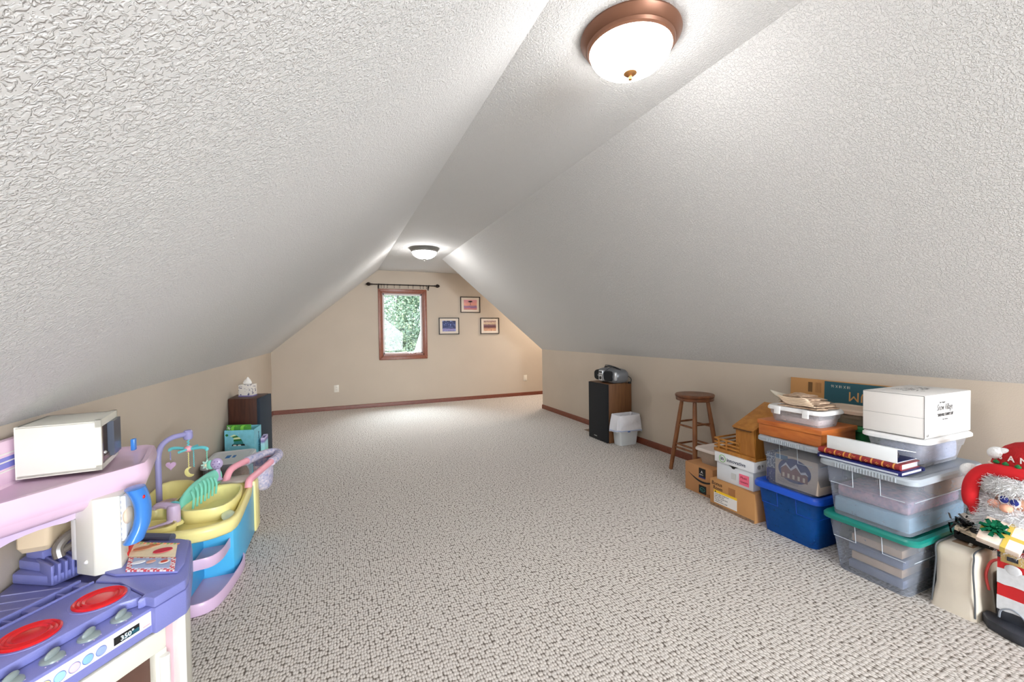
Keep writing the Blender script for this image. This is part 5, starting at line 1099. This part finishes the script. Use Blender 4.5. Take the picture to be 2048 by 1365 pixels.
# grooved sink plane
b = NB(); prism(b, [RB(-.02, .060), RB(.26, .060), (-.918, 1.50), (-.918, 1.76), (-.80, 1.70)], .4745, .480, .002); obj('drainboard', b, m_per, t)
for k in range(5):
    b = NB(); tube(b, [RB(.0+k*.045, .075)+(.4805,), (-.905, 1.665-k*.045, .4805)], .0018, 5); obj('drain_ridge', b, M('pale_ridge', (176, 178, 226), .3), t)
# stepped riser
b = NB(); prism(b, [(-.918, 1.735), (-.795, 1.665), (-.74, 1.73), (-.74, 1.89), (-.918, 1.89)], .480, .510, .004); obj('step_lower', b, m_per, t)
b = NB(); prism(b, [(-.918, 1.765), (-.800, 1.682), (-.755, 1.74), (-.755, 1.88), (-.918, 1.88)], .510, .538, .004); obj('step_upper', b, m_per, t)
b = NB(); prism(b, [(-.905, 1.772), (-.845, 1.728), (-.815, 1.80), (-.85, 1.86), (-.905, 1.86)], .538, .566, .004); obj('riser', b, m_per, t)
for k in range(7):
    p = Vector((-.806, 1.676, 0)).lerp(Vector((-.742, 1.745, 0)), k/6); q = p+Vector((.016, -.020, 0))
    b = NB(); d_ = Vector((.05, .06, 0)).normalized()*.0032; back = Vector((-.055, .060, 0))
    prism(b, [tuple(q-d_)[:2], tuple(q+d_)[:2], tuple(p+back+d_)[:2], tuple(p+back-d_)[:2]], .490, .545, .0012); obj('dish_rack_rib', b, m_per, t)
# back column
b = NB(); loft(b, [[(x_, y_, z_) for x_, y_ in P] for P, z_ in ((rrect(-.900, -.835, 1.735, 1.835, .012, 3), .567), (rrect(-.905, -.826, 1.722, 1.845, .015, 3), .585), (rrect(-.905, -.815, 1.715, 1.85, .02, 3), .70))]); obj('back_column', b, M('tan_cream_plastic', (226, 204, 172), .4), t)
# front column
col0 = [(-.742, 1.668), (-.683, 1.627), (-.623, 1.637), (-.628, 1.70), (-.70, 1.74)]
b = NB(); prism(b, col0, .5035, .735, .004); cl_ = obj('front_column', b, m_kc, t)
b = NB(); prism(b, [(-.758, 1.683), (-.74, 1.669), (-.735, 1.674), (-.752, 1.69)], .545, .670, .001); obj('column_trim', b, m_kw, cl_)
b = NB(); ell(b, (-.708, 1.644, .545), .006, .006, .006, 10, 8); obj('column_peg', b, m_kw, cl_)
m_bchk = bpy.data.materials.new('blue_white_check'); m_bchk.use_nodes = True; nt = m_bchk.node_tree; ck = nt.nodes.new('ShaderNodeTexChecker'); ck.inputs['Scale'].default_value = 120; ck.inputs[1].default_value = lin((240, 240, 244)); ck.inputs[2].default_value = lin((50, 90, 170))
tc_ = nt.nodes.new('ShaderNodeTexCoord'); nt.links.new(tc_.outputs['Object'], ck.inputs[0]); nt.links.new(ck.outputs[0], nt.nodes['Principled BSDF'].inputs['Base Color'])
b = NB(); box(b, -.6245, -.612, 1.645, 1.700, .590, .730, .002); pb_ = obj('phone_plate', b, m_kw, t)
b = NB(); box(b, -.6256, -.6235, 1.641, 1.652, .595, .725, .0); obj('check_border', b, m_bchk, pb_)
b = NB(); ell(b, (-.612, 1.66, .665), .010, .028, .026, 14, 10); obj('phone_cradle', b, M('peach_cream', (236, 216, 188), .4), pb_)
m_ph = M('phone_blue', (64, 132, 214), .22)
b = NB(); sp = spline([(-.592, 1.652, .752), (-.584, 1.657, .730), (-.578, 1.662, .70), (-.577, 1.664, .665), (-.580, 1.660, .63), (-.590, 1.650, .600), (-.596, 1.646, .586)])
rings = []
for i, p in enumerate(sp):
    s_ = i/(len(sp)-1); w_ = .032+.006*abs(2*s_-1)**2; dpt = .020+.004*abs(2*s_-1)**2
    if i in (0, len(sp)-1): w_ *= .5; dpt *= .5
    rings.append([p+Vector((dpt*math.cos(a), 0, 0))+Vector((0, w_*math.sin(a), 0)) for a in [2*PI*k/16 for k in range(16)]])
loft(b, rings); ph = obj('toy_phone', b, m_ph, t, smooth=60, label='blue toy telephone handset')
b = NB(); ell(b, (-.566, 1.640, .722), .004, .006, .006, 10, 8); obj('red_dot', b, m_burn, ph)
# smoky faucet
b = NB(); sp = spline([(-.80, 1.715, .545), (-.805, 1.72, .575), (-.79, 1.74, .60), (-.76, 1.78, .612), (-.72, 1.83, .61)]); tube(b, sp, .014, 10); tube(b, spline([(-.80, 1.72, .56), (-.77, 1.76, .572), (-.72, 1.82, .575)]), .011, 8); obj('smoky_tap', b, M('smoky_clear', (120, 112, 104), .15), t)
b = NB(); ell(b, (-.765, 1.775, .545), .035, .035, .014, 16, 8); obj('tap_base', b, M('mauve_plastic', (120, 100, 120), .4), t)
# pink shelf
T_ = Vector((-.598, 1.742, 0)); TL = T_-ka*.53
sh = [(-.918, T_.y-(T_.x+.918)/ka.x*ka.y)]+[tuple(T_-ka*.03)[:2], tuple(T_+Vector((.004, .012, 0)))[:2], (-.600, 1.80), (-.655, 2.03), (-.69, 2.06), (-.918, 2.06)]
cs = Vector((-.76, 1.86)); ss = lambda s_, P=sh: [(max(-.918, cs.x+(x_-cs.x)*s_), cs.y+(y_-cs.y)*s_) for x_, y_ in P]
b = NB(); loft(b, [ring(ss(.80), .700), ring(ss(.90), .715), ring(ss(.95), .735), ring(ss(.955), .738), ring(ss(.985), .748), ring(ss(1.0), .765), ring(ss(.985), .785), ring(ss(.95), .800), ring(ss(.86), .800), ring(ss(.80), .792)]); obj('pink_shelf', b, m_kp, t, smooth=40)
# arched valance under the shelf
b = NB(); a0 = (Vector((-.735, 1.672, 0))); N_ = 10; up_ = []; lo_ = []
for k in range(N_+1):
    s_ = k/N_; p = a0-ka*(.03+.30*s_)-kn*.0; up_.append(p+Vector((0, 0, .735))); lo_.append(p+Vector((0, 0, .672-.11*s_*s_+.018*math.sin(s_*PI))))
keep = [i for i in range(N_+1) if up_[i].x > -.918]
up_ = [up_[i] for i in keep]; lo_ = [lo_[i] for i in keep]
oprism(b, [a0+Vector((0, 0, .735))]+up_+lo_[::-1]+[a0+Vector((0, 0, .675))], tuple(-kn*.012)); obj('shelf_valance', b, M('lilac_plastic_soft', (212, 192, 228), .35), t)
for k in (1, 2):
    b = NB(); p = a0-ka*(.03+.10*k)+kn*.001; oprism(b, [p+Vector((0, 0, .700)), p+ka*.022+Vector((0, 0, .704)), p+ka*.012+Vector((0, 0, .694))], tuple(kn*.002)); obj('dimple_shade', b, M('plum_shadow', (150, 90, 130), .6), t)  # dark plum triangles, the shade of dimples put into colour
b = NB(); box(b, -.918, -.893, 1.40, 2.05, .795, .925, .008); bp_ = obj('back_panel', b, m_kp, t)
for z_, h_, c_ in ((.885, .004, m_white), (.845, .032, M('violet_sticker', (124, 126, 206), .4)), (.862, .004, m_white), (.835, .004, m_white)):
    b = NB(); box(b, -.8935, -.8918 if h_ > .01 else -.8910, 1.42, 1.765, z_, z_+h_); obj('panel_stripe', b, c_, bp_)
# microwave
mwC = (-.700, 1.712); mwL = (-.884, 1.700); mwB = (-.740, 1.925); mwD = (-.910, 1.915)
b = NB()
def mwring(z, ins=0): 
    P = [mwC, mwB, mwD, mwL]; cc = Vector((-.80, 1.81)); return [(cc.x+(x_-cc.x)*(1-ins), cc.y+(y_-cc.y)*(1-ins), z) for x_, y_ in P]
# hollow shell: outer box with recessed door opening made of five walls
def wall(P0, P1, th, z0, z1, bev=.003):
    d = Vector((P1[0]-P0[0], P1[1]-P0[1])).normalized(); n_ = Vector((-d.y, d.x))*th
    prism(b, [P0, P1, (P1[0]+n_.x, P1[1]+n_.y), (P0[0]+n_.x, P0[1]+n_.y)], z0, z1, bev)
wall(mwL, mwC, .008, .802, .958); wall(mwD, mwL, .008, .802, .958, 0)
wall(mwB, mwD, .008, .802, .958, 0)
prism(b, [mwC, mwB, mwD, mwL], .950, .958, .003); prism(b, [mwC, mwB, mwD, mwL], .802, .812, .001)
mw = obj('microwave', b, m_kc, t)
b = NB(); od = Vector((mwB[0]-mwC[0], mwB[1]-mwC[1], 0)).normalized(); on = Vector((od.y, -od.x, 0)); c0 = Vector(mwC+(0,)); W_ = (Vector(mwB)-Vector(mwC)).length
def OD(u, n, z): return c0+od*u+on*n+Vector((0, 0, z))
def slab(u0, u1, z0, z1, n0, n1, bm): oprism(bm, [OD(u0, n0, z0), OD(u1, n0, z0), OD(u1, n0, z1), OD(u0, n0, z1)], tuple(on*(n1-n0)))
slab(0, W_, .938, .961, -.006, .008, b); slab(0, W_, .802, .818, -.006, .008, b); slab(0, .012, .802, .961, -.006, .008, b); slab(W_-.012, W_, .802, .961, -.006, .008, b); obj('door_surround', b, m_kc, mw)
b = NB(); slab(.012, .10, .820, .936, -.003, .003, b); obj('door_glass', b, plastic('smoky_door', (110, 84, 74), .30, .1), mw)
b = NB(); slab(.012, .030, .818, .938, 0, .007, b); slab(.012, .11, .820, .836, 0, .006, b); obj('door_rail', b, M('brown_smoke', (108, 78, 66), .2), mw)
b = NB(); slab(.108, .205, .822, .938, .0, .018, b); obj('control_block', b, M('slate_smoke', (78, 84, 98), .25), mw)
b = NB(); ell(b, OD(.045, .006, .848), .006, .006, .006, 10, 8); obj('turn_button', b, m_badge, mw)
b = NB(); box(b, -.88, -.72, 1.74, 1.88, .814, .818, .001); obj('turntable', b, M('dusty_rose', (190, 140, 150), .4), mw)
b = NB(); box(b, -.712, -.700, 1.965, 1.985, .800, .842, .002); obj('blue_clip', b, m_ph, t)
